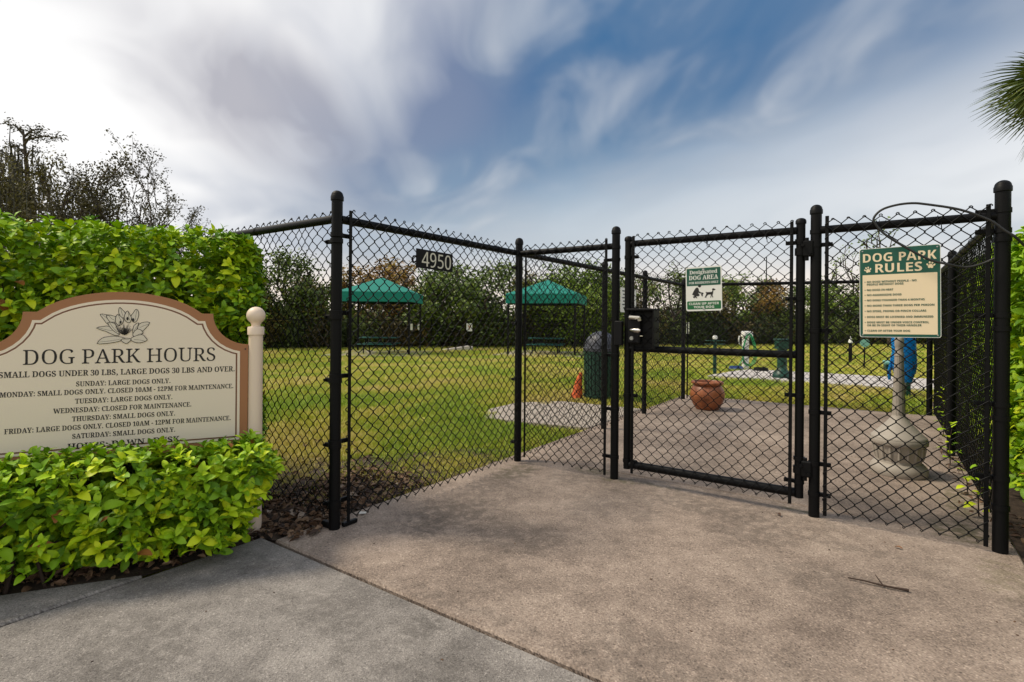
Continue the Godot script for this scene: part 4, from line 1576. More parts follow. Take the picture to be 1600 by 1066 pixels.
# ------------------------------------------------------------------ the far side of the park
func shelter(label: String, at: Vector3, turn: float) -> void:
	var o := thing("shade_shelter", label, "shelter", at, turn)
	var w := 1.68
	for sx in [-1.0, 1.0]:
		for sz in [-1.0, 1.0]:
			var m := MB.new()
			m.tube([Vector3(sx * 1.58, -0.05, sz * 1.58), Vector3(sx * 1.58, 2.5, sz * 1.58)], 0.05, 10)
			part(o, "post", m, M.plate)
	for k in 4:
		var bas := Basis(Vector3.UP, k * PI * 0.5)
		var m := MB.new()
		m.poly([bas * Vector3(-w, 2.88, w), bas * Vector3(w, 2.88, w), bas * Vector3(0, 3.64, 0)], bas * Vector3(0, 0.9, 0.42))
		m.poly([bas * Vector3(-w, 2.865, w), bas * Vector3(w, 2.865, w), bas * Vector3(0, 3.625, 0)], bas * Vector3(0, -0.9, -0.42))
		var rp := part(o, "roof_panel", m, M.canopy)
		m = MB.new()
		m.box(bas * Vector3(0, 2.655, w), Vector3(w * 2.0 - 0.004, 0.45, 0.012), 0.003, bas)
		part(rp, "valance", m, M.canopy)
		m = MB.new()
		m.tube([bas * Vector3(-w + 0.05, 2.45, w - 0.09), bas * Vector3(w - 0.05, 2.45, w - 0.09)], 0.04, 8)
		part(o, "beam", m, M.plate)
	var s := MB.new()
	s.box(Vector3(0, -0.03, 0), Vector3(4.4, 0.12, 4.4), 0.01)
	part(o, "base_slab", s, M.path)

func picnic_table(label: String, at: Vector3, turn: float) -> void:
	var o := thing("picnic_table", label, "picnic table", at, turn)
	var m := MB.new()
	m.box(Vector3(0, 0.74, 0), Vector3(1.75, 0.05, 0.72), 0.015)
	part(o, "table_top", m, M.table)
	for sz in [-1.0, 1.0]:
		m = MB.new()
		m.box(Vector3(0, 0.45, sz * 0.66), Vector3(1.75, 0.045, 0.26), 0.015)
		part(o, "bench", m, M.table)
	for sx in [-1.0, 1.0]:
		m = MB.new()
		m.tube([Vector3(sx * 0.6, 0.0, -0.66), Vector3(sx * 0.6, 0.40, -0.62), Vector3(sx * 0.6, 0.43, -0.55), Vector3(sx * 0.6, 0.43, 0.55), Vector3(sx * 0.6, 0.40, 0.62), Vector3(sx * 0.6, 0.0, 0.66)], 0.03, 8)
		m.tube([Vector3(sx * 0.6, 0.43, -0.25), Vector3(sx * 0.6, 0.72, -0.25)], 0.03, 8)
		m.tube([Vector3(sx * 0.6, 0.43, 0.25), Vector3(sx * 0.6, 0.72, 0.25)], 0.03, 8)
		part(o, "leg", m, M.plate)

func build_far_yard() -> void:
	shelter("green pyramid shade shelter standing beside the pale concrete ramp", P(-19.8, 17.53, -0.60), 0.62)
	shelter("green pyramid shade shelter standing behind the litter bin", P(-13.58, 22.6, -0.60), 0.34)
	picnic_table("dark green picnic table under the shelter beside the pale ramp", P(-19.6, 17.2, -0.57), 0.66)
	picnic_table("dark green picnic table under the shelter behind the litter bin", P(-13.55, 22.4, -0.57), 0.45)
	# a pale half-buried concrete ramp
	var m := MB.new()
	m.prism(PackedVector2Array([Vector2(-0.9, -0.2), Vector2(0.85, -0.2), Vector2(0.85, 0.24), Vector2(0.6, 0.26), Vector2(-0.8, 0.06)]), -0.35, 0.35, Transform3D(Basis(Vector3.UP, 0.75), P(-18.85, 21.9, -0.62)))
	var rp := part(self, "concrete_ramp", m, M.pale_slab)
	tag(rp, "long pale concrete ramp lying in the grass before the far fence", "ramp")
	# the long fence at the back
	var line := [Vector2(-30.5, 8.0), Vector2(-28.0, 12.5), Vector2(-22.8, 21.0), Vector2(-17.2, 27.5), Vector2(-12.5, 34.0), Vector2(-8.0, 39.5), Vector2(-2.0, 48.0), Vector2(8.0, 55.0)]
	var f := thing("boundary_fence", "long black chain-link boundary fence in front of the far trees", "fence")
	var panel := chain_link(2.4, 0.03, 43, 0.0024, 3, 31, 0.4)
	for i in line.size() - 1:
		var a: Vector2 = line[i]
		var b: Vector2 = line[i + 1]
		var count := int(round(a.distance_to(b) / 2.4))
		for k in count:
			var p := a.lerp(b, k / float(count))
			var q := a.lerp(b, (k + 1) / float(count))
			var d := q - p
			var gy := ground_y(p.x, p.y)
			var o := part(f, "wire_mesh", panel, M.black_wire)
			o.position = P(p.x, p.y, gy)
			o.rotation.y = atan2(d.y, d.x)
			o.scale = Vector3(d.length() / 2.4, 1.02, 1)
			var pm := MB.new()
			pm.tube([P(p.x, p.y, gy - 0.1), P(p.x, p.y, gy + 1.66)], 0.026, 8)
			part(f, "post", pm, M.black)
			var rm := MB.new()
			rm.tube([P(p.x, p.y, gy + 1.6), P(q.x, q.y, ground_y(q.x, q.y) + 1.6)], 0.021, 6)
			part(f, "top_rail", rm, M.black)
	# small notices on it
	for q in [[-21.93, 21.58, 0.13, 0.36, M.sign_white, "narrow white notice on the far fence, next to an identical one"], [-21.66, 21.87, 0.13, 0.36, M.sign_white, "narrow white notice on the far fence, next to an identical one"], [-19.63, 23.9, 0.34, 0.46, M.sign_buff, "square white and orange notice on the far fence"], [-10.7, 35.7, 0.2, 0.75, M.sign_white, "tall pale notice on the far fence past the clay pot"]]:
		var s := thing("far_notice", q[5], "sign", P(q[0] + 0.06, q[1] - 0.06, 0.62), 0.85, "notices on the far fence" if q[5].begins_with("narrow") else "")
		m = MB.new()
		m.box(Vector3.ZERO, Vector3(q[2], q[3], 0.01), 0.002)
		part(s, "plate", m, M.sign_white)
		if q[4] == M.sign_buff:
			m = MB.new()
			m.prism(PackedVector2Array([Vector2(-0.1, 0.12), Vector2(-0.04, 0.12), Vector2(0.0, 0.05), Vector2(0.05, 0.12), Vector2(0.1, 0.12), Vector2(0.03, -0.02), Vector2(0.03, -0.13), Vector2(-0.03, -0.13), Vector2(-0.03, -0.02)]), 0.005, 0.008)
			part(s, "emblem", m, M.brown)
	# watering station on the pale slab
	var o := thing("ring_post", "green post with a white domed cap and a green hoop rail", "post", P(-2.80, 11.2, ground_y(-2.8, 11.2)), 0.6)
	m = MB.new()
	m.tube([Vector3(0, -0.05, 0), Vector3(0, 0.74, 0)], 0.036, 14)
	part(o, "pole", m, M.green_paint)
	m = MB.new()
	m.lathe([Vector2(0.045, 0.72), Vector2(0.05, 0.74), Vector2(0.048, 0.765), Vector2(0.03, 0.79), Vector2(0.0005, 0.80)], 16)
	part(o, "cap", m, M.white_paint)
	for y in [0.62, 0.69]:
		m = MB.new()
		var ring := []
		for k in 33:
			ring.append(Vector3(cos(TAU * k / 32.0) * 0.21, y, sin(TAU * k / 32.0) * 0.09))
		m.tube(ring, 0.007, 6, false)
		part(o, "hoop", m, M.green_paint)
	o = thing("hose_stand", "white hose stand hung with loops of green hose on the pale slab", "hose stand", P(-2.82, 14.2, ground_y(-2.82, 14.2) + 0.03), 0.6)
	m = MB.new()
	m.box(Vector3(0, 0.45, 0), Vector3(0.14, 0.9, 0.12), 0.02)
	part(o, "stand", m, M.white_paint)
	m = MB.new()
	m.box(Vector3(0.02, 0.86, 0.03), Vector3(0.24, 0.16, 0.2), 0.03)
	part(o, "reel_box", m, M.white_paint)
	for k in 3:
		m = MB.new()
		var pts := []
		for i in 17:
			var a := TAU * i / 16.0
			pts.append(Vector3(sin(a) * (0.13 + k * 0.02) * (1.0 - 0.35 * cos(a)) + 0.03, 0.48 + cos(a) * (0.36 + 0.02 * k), 0.12 + 0.02 * k))
		m.tube(pts, 0.010, 6, false)
		part(o, "hose_loop", m, M.hose)
	m = MB.new()
	m.tube([Vector3(-0.12, 0.25, 0.12), Vector3(-0.25, 0.08, 0.18), Vector3(-0.4, 0.015, 0.22), Vector3(-0.5, 0.015, 0.3), Vector3(-0.3, 0.015, 0.4)], 0.014, 6)
	part(o, "hose_tail", m, M.hose)
	m = MB.new()
	m.tube([Vector3(-0.1, 0.55, 0.05), Vector3(-0.2, 0.62, 0.1), Vector3(-0.21, 0.75, 0.1), Vector3(-0.19, 0.82, 0.1)], [0.012, 0.014, 0.016, 0.022], 8)
	part(o, "nozzle", m, M.white_paint)
	for q in [[-2.93, 13.7, M.blue_bowl, "blue dog bowl on the pale slab in front of the hose stand"], [-2.36, 13.6, M.plate, "black dog bowl on the pale slab near the green fountain"]]:
		o = thing("dog_bowl", q[3], "bowl", P(q[0], q[1], ground_y(q[0], q[1]) + 0.031))
		m = MB.new()
		m.lathe([Vector2(0.02, 0.0), Vector2(0.17, 0.0), Vector2(0.15, 0.07), Vector2(0.14, 0.072), Vector2(0.12, 0.02), Vector2(0.01, 0.018)], 22)
		part(o, "bowl", m, q[2])
	o = thing("drinking_fountain", "dark green pedestal drinking fountain with a flared foot on the pale slab", "fountain", P(-1.57, 11.15, ground_y(-1.57, 11.15) + 0.02), 0.55)
	m = MB.new()
	m.lathe([Vector2(0.17, 0.0), Vector2(0.175, 0.06), Vector2(0.16, 0.09), Vector2(0.10, 0.17), Vector2(0.088, 0.21)], 8)
	part(o, "foot", m, M.green_paint)
	m = MB.new()
	m.lathe([Vector2(0.086, 0.2), Vector2(0.082, 0.56)], 20)
	part(o, "column", m, M.green_paint)
	m = MB.new()
	m.box(Vector3(0, 0.63, 0), Vector3(0.21, 0.17, 0.21), 0.012)
	m.box(Vector3(0, 0.728, 0), Vector3(0.24, 0.02, 0.24), 0.006)
	part(o, "basin", m, M.green_paint)
	o = thing("marker_post", "slim dark post with a pale pointed top out in the grass", "post", P(-1.13, 25.9, -0.62))
	m = MB.new()
	m.tube([Vector3(0, -0.05, 0), Vector3(0, 0.85, 0)], 0.07, 10)
	part(o, "pole", m, M.plate)
	m = MB.new()
	m.lathe([Vector2(0.085, 0.84), Vector2(0.08, 0.9), Vector2(0.0005, 1.12)], 10)
	part(o, "finial", m, M.white_paint)
	o = thing("round_marker", "flat green disc on a slim post beyond the pen", "sign", P(-0.5, 20.0, ground_y(-0.5, 20.0)), 0.3)
	m = MB.new()
	m.tube([Vector3(0, -0.05, 0), Vector3(0, 1.0, 0)], 0.02, 8)
	part(o, "pole", m, M.plate)
	m = MB.new()
	m.tube([Vector3(0, 0.88, 0.01), Vector3(0, 0.88, 0.05)], 0.13, 18)
	part(o, "disc", m, M.teal_pale)
	o = thing("low_bench", "short green bench with a pale worn seat behind the pen", "bench", P(0.165, 9.3, ground_y(0.165, 9.3)), 0.1)
	m = MB.new()
	m.box(Vector3(0.0, 0.47, 0), Vector3(0.34, 0.05, 0.32), 0.012)
	part(o, "seat", m, M.teal_pale)
	m = MB.new()
	m.box(Vector3(0.0, 0.415, 0), Vector3(0.32, 0.07, 0.26), 0.01)
	part(o, "apron", m, M.green_paint)
	for sx in [-1.0, 1.0]:
		m = MB.new()
		m.box(Vector3(0.05 + sx * 0.06, 0.195, -0.02), Vector3(0.05, 0.39, 0.22), 0.008)
		part(o, "leg", m, M.green_paint)
	m = MB.new()
	m.tube([P(-10.88, 65.5, -0.7), P(-10.88, 65.5, 8.4)], [0.09, 0.05], 8)
	var pole := part(self, "mast", m, M.plate)
	tag(pole, "thin dark mast rising above the far trees", "mast")

# ------------------------------------------------------------------ trees
func grow(m: MB, tips: Array, p: Vector3, d: Vector3, length: float, r: float, level: int, levels: int, g: RandomNumberGenerator, spread: float, lift: float, kids: int) -> void:
	var pts := [p]
	var rad := [r]
	var dir := d
	for i in 3:
		dir = (dir + Vector3(g.randf_range(-0.16, 0.16), g.randf_range(-0.08, 0.16) * lift, g.randf_range(-0.16, 0.16))).normalized()
		pts.append(pts[-1] + dir * length / 3.0)
		rad.append(r * (1.0 - 0.16 * (i + 1)))
	m.tube(pts, rad, 7 if level == 0 else (5 if level == 1 else 3), false)
	if level >= 1:
		tips.append([pts[2], dir, level])
	if level == levels:
		tips.append([pts[3], dir, level])
		return
	for k in kids + (1 if level == 0 else 0):
		var at := g.randf_range(0.35, 1.0) if k > 0 else 1.0
		var i := mini(int(at * 3.0), 2)
		var q: Vector3 = pts[i].lerp(pts[i + 1], at * 3.0 - i)
		var side := dir.cross(Vector3(g.randf_range(-1, 1), g.randf_range(-1, 1), g.randf_range(-1, 1))).normalized()
		var nd := (dir * (1.0 - spread * 0.5) + side * spread * g.randf_range(0.6, 1.1) + Vector3.UP * 0.22 * lift).normalized()
		grow(m, tips, q, nd, length * g.randf_range(0.58, 0.8), r * (0.62 if k > 0 else 0.72), level + 1, levels, g, spread, lift, kids)

func leaf_cloud(tips: Array, per: int, reach: float, size: float, palette: Array, g: RandomNumberGenerator) -> MB:
	var m := MB.new()
	for t in tips:
		var tone: float = g.randf()
		for k in per:
			var o := Vector3(g.randfn(0, 0.5), g.randfn(0, 0.42), g.randfn(0, 0.5)) * reach
			var p: Vector3 = t[0] + o
			var d := Vector3(g.randf_range(-1, 1), g.randf_range(-0.8, 0.5), g.randf_range(-1, 1)).normalized()
			var sd := d.cross(Vector3(g.randf_range(-1, 1), g.randf_range(-1, 1), g.randf_range(-1, 1))).normalized()
			var s := size * g.randf_range(0.6, 1.3)
			var nn := d.cross(sd)
			m.col = palette[clampi(int((tone * 0.6 + g.randf() * 0.5) * palette.size()), 0, palette.size() - 1)]
			var b := m.v.size()
			m.vert(p, nn)
			m.vert(p + d * s * 0.5 + sd * s * 0.26 + nn * s * 0.06, nn)
			m.vert(p + d * s, nn)
			m.vert(p + d * s * 0.5 - sd * s * 0.26 + nn * s * 0.06, nn)
			m.idx.append_array(PackedInt32Array([b, b + 1, b + 2, b, b + 2, b + 3]))
	return m

var tree_kinds := []

func make_tree(s: int, height: float, levels: int, kids: int, spread: float, lift: float, per: int, reach: float, size: float, palette: Array, stems := 1, low := 0.0) -> void:
	var g := RandomNumberGenerator.new()
	g.seed = s
	var m := MB.new()
	var tips := []
	for k in stems:
		var lean := Vector3(g.randf_range(-0.3, 0.3), 1, g.randf_range(-0.3, 0.3)) if stems > 1 else Vector3(g.randf_range(-0.05, 0.05), 1, g.randf_range(-0.05, 0.05))
		grow(m, tips, Vector3(g.randf_range(-0.15, 0.15) * (stems - 1), -0.15, g.randf_range(-0.15, 0.15) * (stems - 1)), lean.normalized(), height * 0.42, height * 0.022 / sqrt(stems), 0, levels, g, spread, lift, kids)
	for k in int(low * 40.0):
		var a := g.randf() * TAU
		var rr := height * 0.22 * sqrt(g.randf())
		tips.append([Vector3(cos(a) * rr, g.randf_range(0.08, 0.45) * height, sin(a) * rr), Vector3.UP, 2])
	var top := 0.1
	for t in tips:
		top = maxf(top, t[0].y)
	tree_kinds.append([m.mesh(), leaf_cloud(tips, per, reach, size, palette, g).mesh(), top])

func tree(called: String, label: String, kind: int, at: Vector3, height: float, turn: float, group: String, wide := 1.0) -> Node3D:
	var o := thing(called, label, "tree", at, turn, group)
	var k: Array = tree_kinds[kind]
	var sc: float = height / k[2]
	o.scale = Vector3(sc * wide, sc, sc * wide)
	part(o, "trunk", k[0], M.bark)
	part(o, "crown", k[1], M.far_leaf)
	return o

func moss(o: Node3D, spots: Array, s: int) -> void:
	# grey beard moss: bundles of hanging ragged strips
	var g := RandomNumberGenerator.new()
	g.seed = s
	var m := MB.new()
	for q in spots:
		for k in int(q[3]):
			var x: float = q[0].x + g.randfn(0, q[1])
			var z: float = q[0].z + g.randfn(0, q[1])
			var y: float = q[0].y + g.randfn(-0.3, 0.6)
			var l: float = q[2] * g.randf_range(0.4, 1.2)
			var w := g.randf_range(0.015, 0.05)
			var a := g.randf() * PI
			var sd := Vector3(cos(a), 0, sin(a)) * w
			m.col = [Color(0.05, 0.045, 0.035), Color(0.08, 0.075, 0.06), Color(0.12, 0.115, 0.09)][g.randi_range(0, 2)]
			var p := Vector3(x, y, z)
			var q1 := p + Vector3(g.randf_range(-0.05, 0.05), -l * 0.5, g.randf_range(-0.05, 0.05))
			var q2 := p + Vector3(g.randf_range(-0.08, 0.08), -l, g.randf_range(-0.08, 0.08))
			m.quad(p - sd * 0.6, p + sd * 0.6, q1 + sd, q1 - sd)
			m.quad(q1 - sd, q1 + sd, q2 + sd * 0.15, q2 - sd * 0.15)
	part(o, "hanging_moss", m, M.dead)

func build_trees() -> void:
	var dark := [Color(0.047, 0.074, 0.016), Color(0.074, 0.115, 0.020), Color(0.108, 0.162, 0.027), Color(0.162, 0.209, 0.034)]
	var mid := [Color(0.068, 0.115, 0.016), Color(0.115, 0.189, 0.020), Color(0.176, 0.263, 0.027), Color(0.257, 0.338, 0.041)]
	var olive := [Color(0.068, 0.054, 0.016), Color(0.128, 0.101, 0.024), Color(0.203, 0.162, 0.034), Color(0.284, 0.223, 0.047)]
	var rust := [Color(0.135, 0.068, 0.020), Color(0.230, 0.121, 0.027), Color(0.338, 0.189, 0.041), Color(0.378, 0.257, 0.054)]
	var dusk := [Color(0.02, 0.02, 0.008), Color(0.04, 0.035, 0.012), Color(0.065, 0.055, 0.02)]
	make_tree(1, 5.0, 3, 3, 0.75, 0.8, 34, 0.55, 0.20, dark, 1, 1.6)
	make_tree(2, 5.0, 3, 3, 0.65, 1.0, 30, 0.5, 0.19, mid, 1, 1.6)
	make_tree(3, 5.0, 3, 3, 0.55, 1.3, 24, 0.42, 0.18, olive, 1, 1.4)
	make_tree(4, 5.0, 3, 3, 0.6, 1.1, 22, 0.42, 0.17, rust, 1, 0.8)
	make_tree(5, 5.0, 3, 3, 0.8, 0.7, 26, 0.55, 0.2, mid, 2, 1.6)
	make_tree(6, 8.0, 4, 2, 0.55, 0.9, 16, 0.2, 0.115, dusk, 7, 0.0)
	make_tree(7, 7.5, 3, 3, 0.6, 0.9, 70, 0.48, 0.125, [Color(0.03, 0.026, 0.01), Color(0.06, 0.05, 0.015), Color(0.10, 0.085, 0.025), Color(0.14, 0.12, 0.03)], 2, 1.2)
	make_tree(8, 9.0, 3, 2, 0.85, 0.35, 30, 0.42, 0.14, dusk, 1, 0.0)
	make_tree(9, 5.0, 4, 2, 0.6, 0.9, 4, 0.25, 0.13, mid, 1, 0.0)
	# behind the tall hedge
	var o := thing("mossy_tree", "tall thin flat-topped tree with beards of grey moss behind the tall hedge", "tree", P(-26.1, 6.05, -0.62), 0.6079)
	var g2 := RandomNumberGenerator.new()
	g2.seed = 41
	var tm := MB.new()
	tm.tube([Vector3(0.15, -0.1, 0), Vector3(0.1, 3.0, 0.1), Vector3(0.0, 5.5, 0), Vector3(-0.1, 7.2, 0), Vector3(-0.25, 8.6, 0)], [0.17, 0.14, 0.11, 0.07, 0.03], 9, false)
	var flats := []
	for q in [[7.0, -1.0, 0.75, 0.1], [6.3, -0.9, 0.25, 0.3], [7.7, -0.75, 0.35, -0.2], [8.0, 0.6, 0.35, 0.2], [8.2, 1.35, 0.1, -0.1], [7.4, 0.55, 0.35, 0.3], [6.6, 0.45, 0.5, -0.2], [8.4, -0.45, 0.35, 0.1], [8.3, 0.35, 0.4, -0.3]]:
		var foot := Vector3(lerpf(0.1, -0.25, (q[0] - 3.0) / 5.6), q[0], 0)
		var far := foot + Vector3(q[1], q[2], q[3])
		var half := foot.lerp(far, 0.55) + Vector3(0, 0.12, 0)
		tm.tube([foot, half, far], [0.05, 0.03, 0.012], 5, false)
		for k in 5:
			flats.append([foot.lerp(far, 0.4 + 0.15 * k) + Vector3(g2.randf_range(-0.12, 0.12), 0.08, g2.randf_range(-0.2, 0.2)), Vector3.UP, 2])
	part(o, "trunk", tm, M.bark)
	part(o, "crown", leaf_cloud(flats, 30, 0.24, 0.095, dusk, g2), M.far_leaf)
	moss(o, [[Vector3(-0.75, 7.35, 0.0), 0.28, 1.2, 90], [Vector3(-0.35, 6.9, 0.1), 0.22, 1.5, 90], [Vector3(0.35, 7.0, 0.0), 0.16, 0.8, 50], [Vector3(-0.03, 6.0, 0.0), 0.13, 1.8, 120], [Vector3(0.05, 4.4, 0.0), 0.16, 1.8, 100]], 3)
	o = tree("mossy_tree", "dark leaning tree smothered in hanging grey moss at the hedge end", 6, P(-20.6, 3.75, -0.62), 6.5, 1.2, "", 0.6)
	moss(o, [[Vector3(0.3, 5.6, 0.3), 0.8, 1.8, 220], [Vector3(-0.6, 4.6, 0.0), 0.9, 1.8, 220]], 4)
	tree("bushy_tree", "dense olive brown tree standing behind the tall hedge", 6, P(-22.5, 6.2, -0.62), 7.3, 0.0, "", 0.8)
	tree("bushy_tree", "lower olive brown tree filling in beneath the bare tree", 6, P(-24.0, 7.7, -0.62), 5.6, 2.0, "", 0.9)
	tree("sparse_tree", "many-stemmed open tree with thin dark branches above the hedge", 5, P(-21.0, 7.3, -0.62), 7.5, 0.6, "", 0.82)
	tree("sparse_tree", "smaller open tree with thin dark branches at the end of the hedge", 5, P(-20.6, 8.55, -0.62), 5.6, 2.2, "", 0.85)
	# the belt beyond the far fence: [u, v, height, kind, turn]
	var belt := [[-28.6, 15.5, 3.9, 0], [-27.2, 16.4, 4.1, 2], [-27.0, 17.7, 4.9, 0], [-26.8, 19.1, 4.3, 2], [-27.6, 20.5, 3.8, 0], [-26.6, 21.7, 4.6, 3], [-25.8, 23.5, 5.0, 3], [-24.4, 23.0, 4.7, 3], [-22.6, 23.6, 4.5, 1], [-22.4, 24.6, 4.7, 0], [-20.6, 25.6, 4.3, 1], [-20.0, 26.3, 4.8, 0], [-19.4, 27.9, 4.4, 2], [-17.9, 29.2, 4.3, 1], [-17.2, 30.2, 4.9, 4], [-15.9, 30.6, 5.0, 4], [-15.0, 31.6, 4.9, 1], [-14.6, 34.4, 4.5, 2], [-13.5, 36.3, 4.6, 2], [-12.2, 36.6, 5.6, 8], [-11.9, 38.2, 4.7, 0], [-11.1, 41.0, 4.6, 2], [-9.1, 42.4, 4.9, 1], [-8.2, 44.4, 4.6, 3], [-7.3, 46.0, 4.7, 0], [-6.0, 48.2, 4.4, 2], [-4.6, 50.0, 4.6, 1], [-3.4, 52.3, 4.9, 0], [-1.4, 55.0, 5.0, 2], [0.6, 55.6, 4.6, 0], [3.0, 56.9, 5.2, 1], [0.4, 47.5, 9.0, 8], [-2.2, 54.6, 8.2, 8]]
	var said := ["dark leafy tree in the belt beyond the far fence", "fresh green tree in the belt beyond the far fence", "olive brown tree in the belt beyond the far fence", "rust and gold tree in the belt beyond the far fence", "broad light green tree behind the shelter by the bin", "", "", "", "open thin-leaved tree standing above the far belt"]
	var kinds := ["dark_tree", "green_tree", "olive_tree", "rust_tree", "broad_tree", "", "", "", "open_tree"]
	var r := RandomNumberGenerator.new()
	r.seed = 12
	for b in belt:
		tree(kinds[b[3]], said[b[3]], b[3], P(b[0], b[1], -0.62), b[2] * 1.04, r.randf() * TAU, "trees beyond the far fence", r.randf_range(0.95, 1.3))
	# dense growth along the far fence
	var tips := []
	var g := RandomNumberGenerator.new()
	g.seed = 77
	for k in 34:
		var a := g.randf() * TAU
		var rr := sqrt(g.randf())
		tips.append([Vector3(cos(a) * rr, g.randf_range(0.0, 1.0) * (1.2 - 0.5 * rr), sin(a) * rr), Vector3.UP, 1])
	var clump := leaf_cloud(tips, 26, 0.34, 0.17, [Color(0.6, 0.6, 0.6), Color(0.85, 0.85, 0.85), Color(1.15, 1.15, 1.15)], g).mesh()
	var at := []
	var cols := []
	var line := [Vector2(-31.5, 9.0), Vector2(-28.9, 13.2), Vector2(-23.7, 21.9), Vector2(-18.0, 28.5), Vector2(-13.2, 35.0), Vector2(-8.6, 40.5), Vector2(-2.5, 49.0), Vector2(8.0, 56.5)]
	for i in line.size() - 1:
		var count := int(line[i].distance_to(line[i + 1]) * 5.5)
		for k in count:
			var p: Vector2 = line[i].lerp(line[i + 1], g.randf())
			var out2: Vector2 = Vector2(-0.8, 0.6) * g.randf_range(0.0, 3.2)
			var sc := g.randf_range(0.8, 1.35)
			var tall := g.randf_range(1.2, 2.3)
			at.append(Transform3D(Basis(Vector3.UP, g.randf() * TAU).scaled_local(Vector3(sc, sc * tall, sc)), P(p.x + out2.x, p.y + out2.y, -0.66)))
			var h := g.randf()
			cols.append(Color(0.06, 0.09, 0.016) if h < 0.4 else Color(0.12, 0.165, 0.022) if h < 0.68 else Color(0.12, 0.09, 0.025) if h < 0.9 else Color(0.25, 0.17, 0.04))
	var u := scatter(self, "undergrowth", clump, M.far_leaf, at, cols)
	tag(u, "dense dark undergrowth growing along the far fence", "undergrowth", "", "stuff")

func build_palm() -> void:
	var o := thing("fan_palm", "fan palm with stiff drooping fronds standing past the side hedge", "palm tree", P(2.18, 10.02, -0.02), 0.0)
	var m := MB.new()
	var g := RandomNumberGenerator.new()
	g.seed = 5
	var prof := []
	for k in 40:
		prof.append(Vector2(0.16 + 0.015 * (k % 2) - 0.0006 * k, -0.1 + k * 0.0955))
	m.lathe(prof, 16, Vector3.ZERO, 0.2)
	part(o, "trunk", m, M.bark)
	# one fan of folded blades
	m = MB.new()
	m.tube([Vector3.ZERO, Vector3(0, 0.06, 0.25), Vector3(0, 0.05, 0.5)], [0.02, 0.014, 0.009], 6)
	for k in 46:
		var a := lerpf(-2.25, 2.25, k / 45.0)
		var l := 0.72 * (0.78 + 0.22 * cos(a * 0.6)) * g.randf_range(0.88, 1.06)
		var d := Vector3(sin(a), 0.0, cos(a))
		var foot := Vector3(0, 0.05, 0.5)
		var side := Vector3(cos(a), 0, -sin(a))
		var bend := 0.10 + 0.05 * g.randf()
		var prev := foot
		var pw := 0.004
		for j in 4:
			var t := (j + 1) / 4.0
			var c := foot + d * l * t + Vector3(0, 0.06 * sin(t * PI) - bend * t * t * 1.6, 0)
			var w: float = [0.015, 0.018, 0.011, 0.0008][j]
			m.col = [Color(0.13, 0.16, 0.03), Color(0.09, 0.13, 0.03), Color(0.07, 0.10, 0.025)][k % 3]
			m.quad(prev, prev + side * pw + Vector3(0, pw * 0.5, 0), c + side * w + Vector3(0, w * 0.5, 0), c)
			m.quad(prev - side * pw + Vector3(0, pw * 0.5, 0), prev, c, c - side * w + Vector3(0, w * 0.5, 0))
			prev = c
			pw = w
	var fan := m.mesh()
	for k in 17:
		var f := MeshInstance3D.new()
		f.mesh = fan
		f.material_override = M.far_leaf
		f.name = "frond"
		var pitch := lerpf(-0.95, 1.35, fmod(k * 0.618, 1.0))
		f.transform = Transform3D(Basis(Vector3.UP, k * 2.39996) * Basis(Vector3(1, 0, 0), pitch) * Basis(Vector3(0, 0, 1), g.randf_range(-0.6, 0.6)), Vector3(0, 3.92 + 0.12 * (0.4 - pitch * 0.5), 0))
		o.add_child(f, true)

# ------------------------------------------------------------------ grass, litter, small finds
func on_grass(u: float, v: float) -> bool:
	if u > -2.315 and u < 0.52 and v < 7.57:
		return false
	if u > 0.4 and v < 9.0:
		return false
	if u <= -2.3 and v < 1.72:
		return false
	if u > -3.75 and u < -2.2 and v > 4.46 and v < 6.0 and not (u < -3.4 and (v > 5.6 or v < 4.75)):
		return false
	if u > -2.77 and u < 1.62 and v > 10.43 and v < 14.4:
		return false
	return true

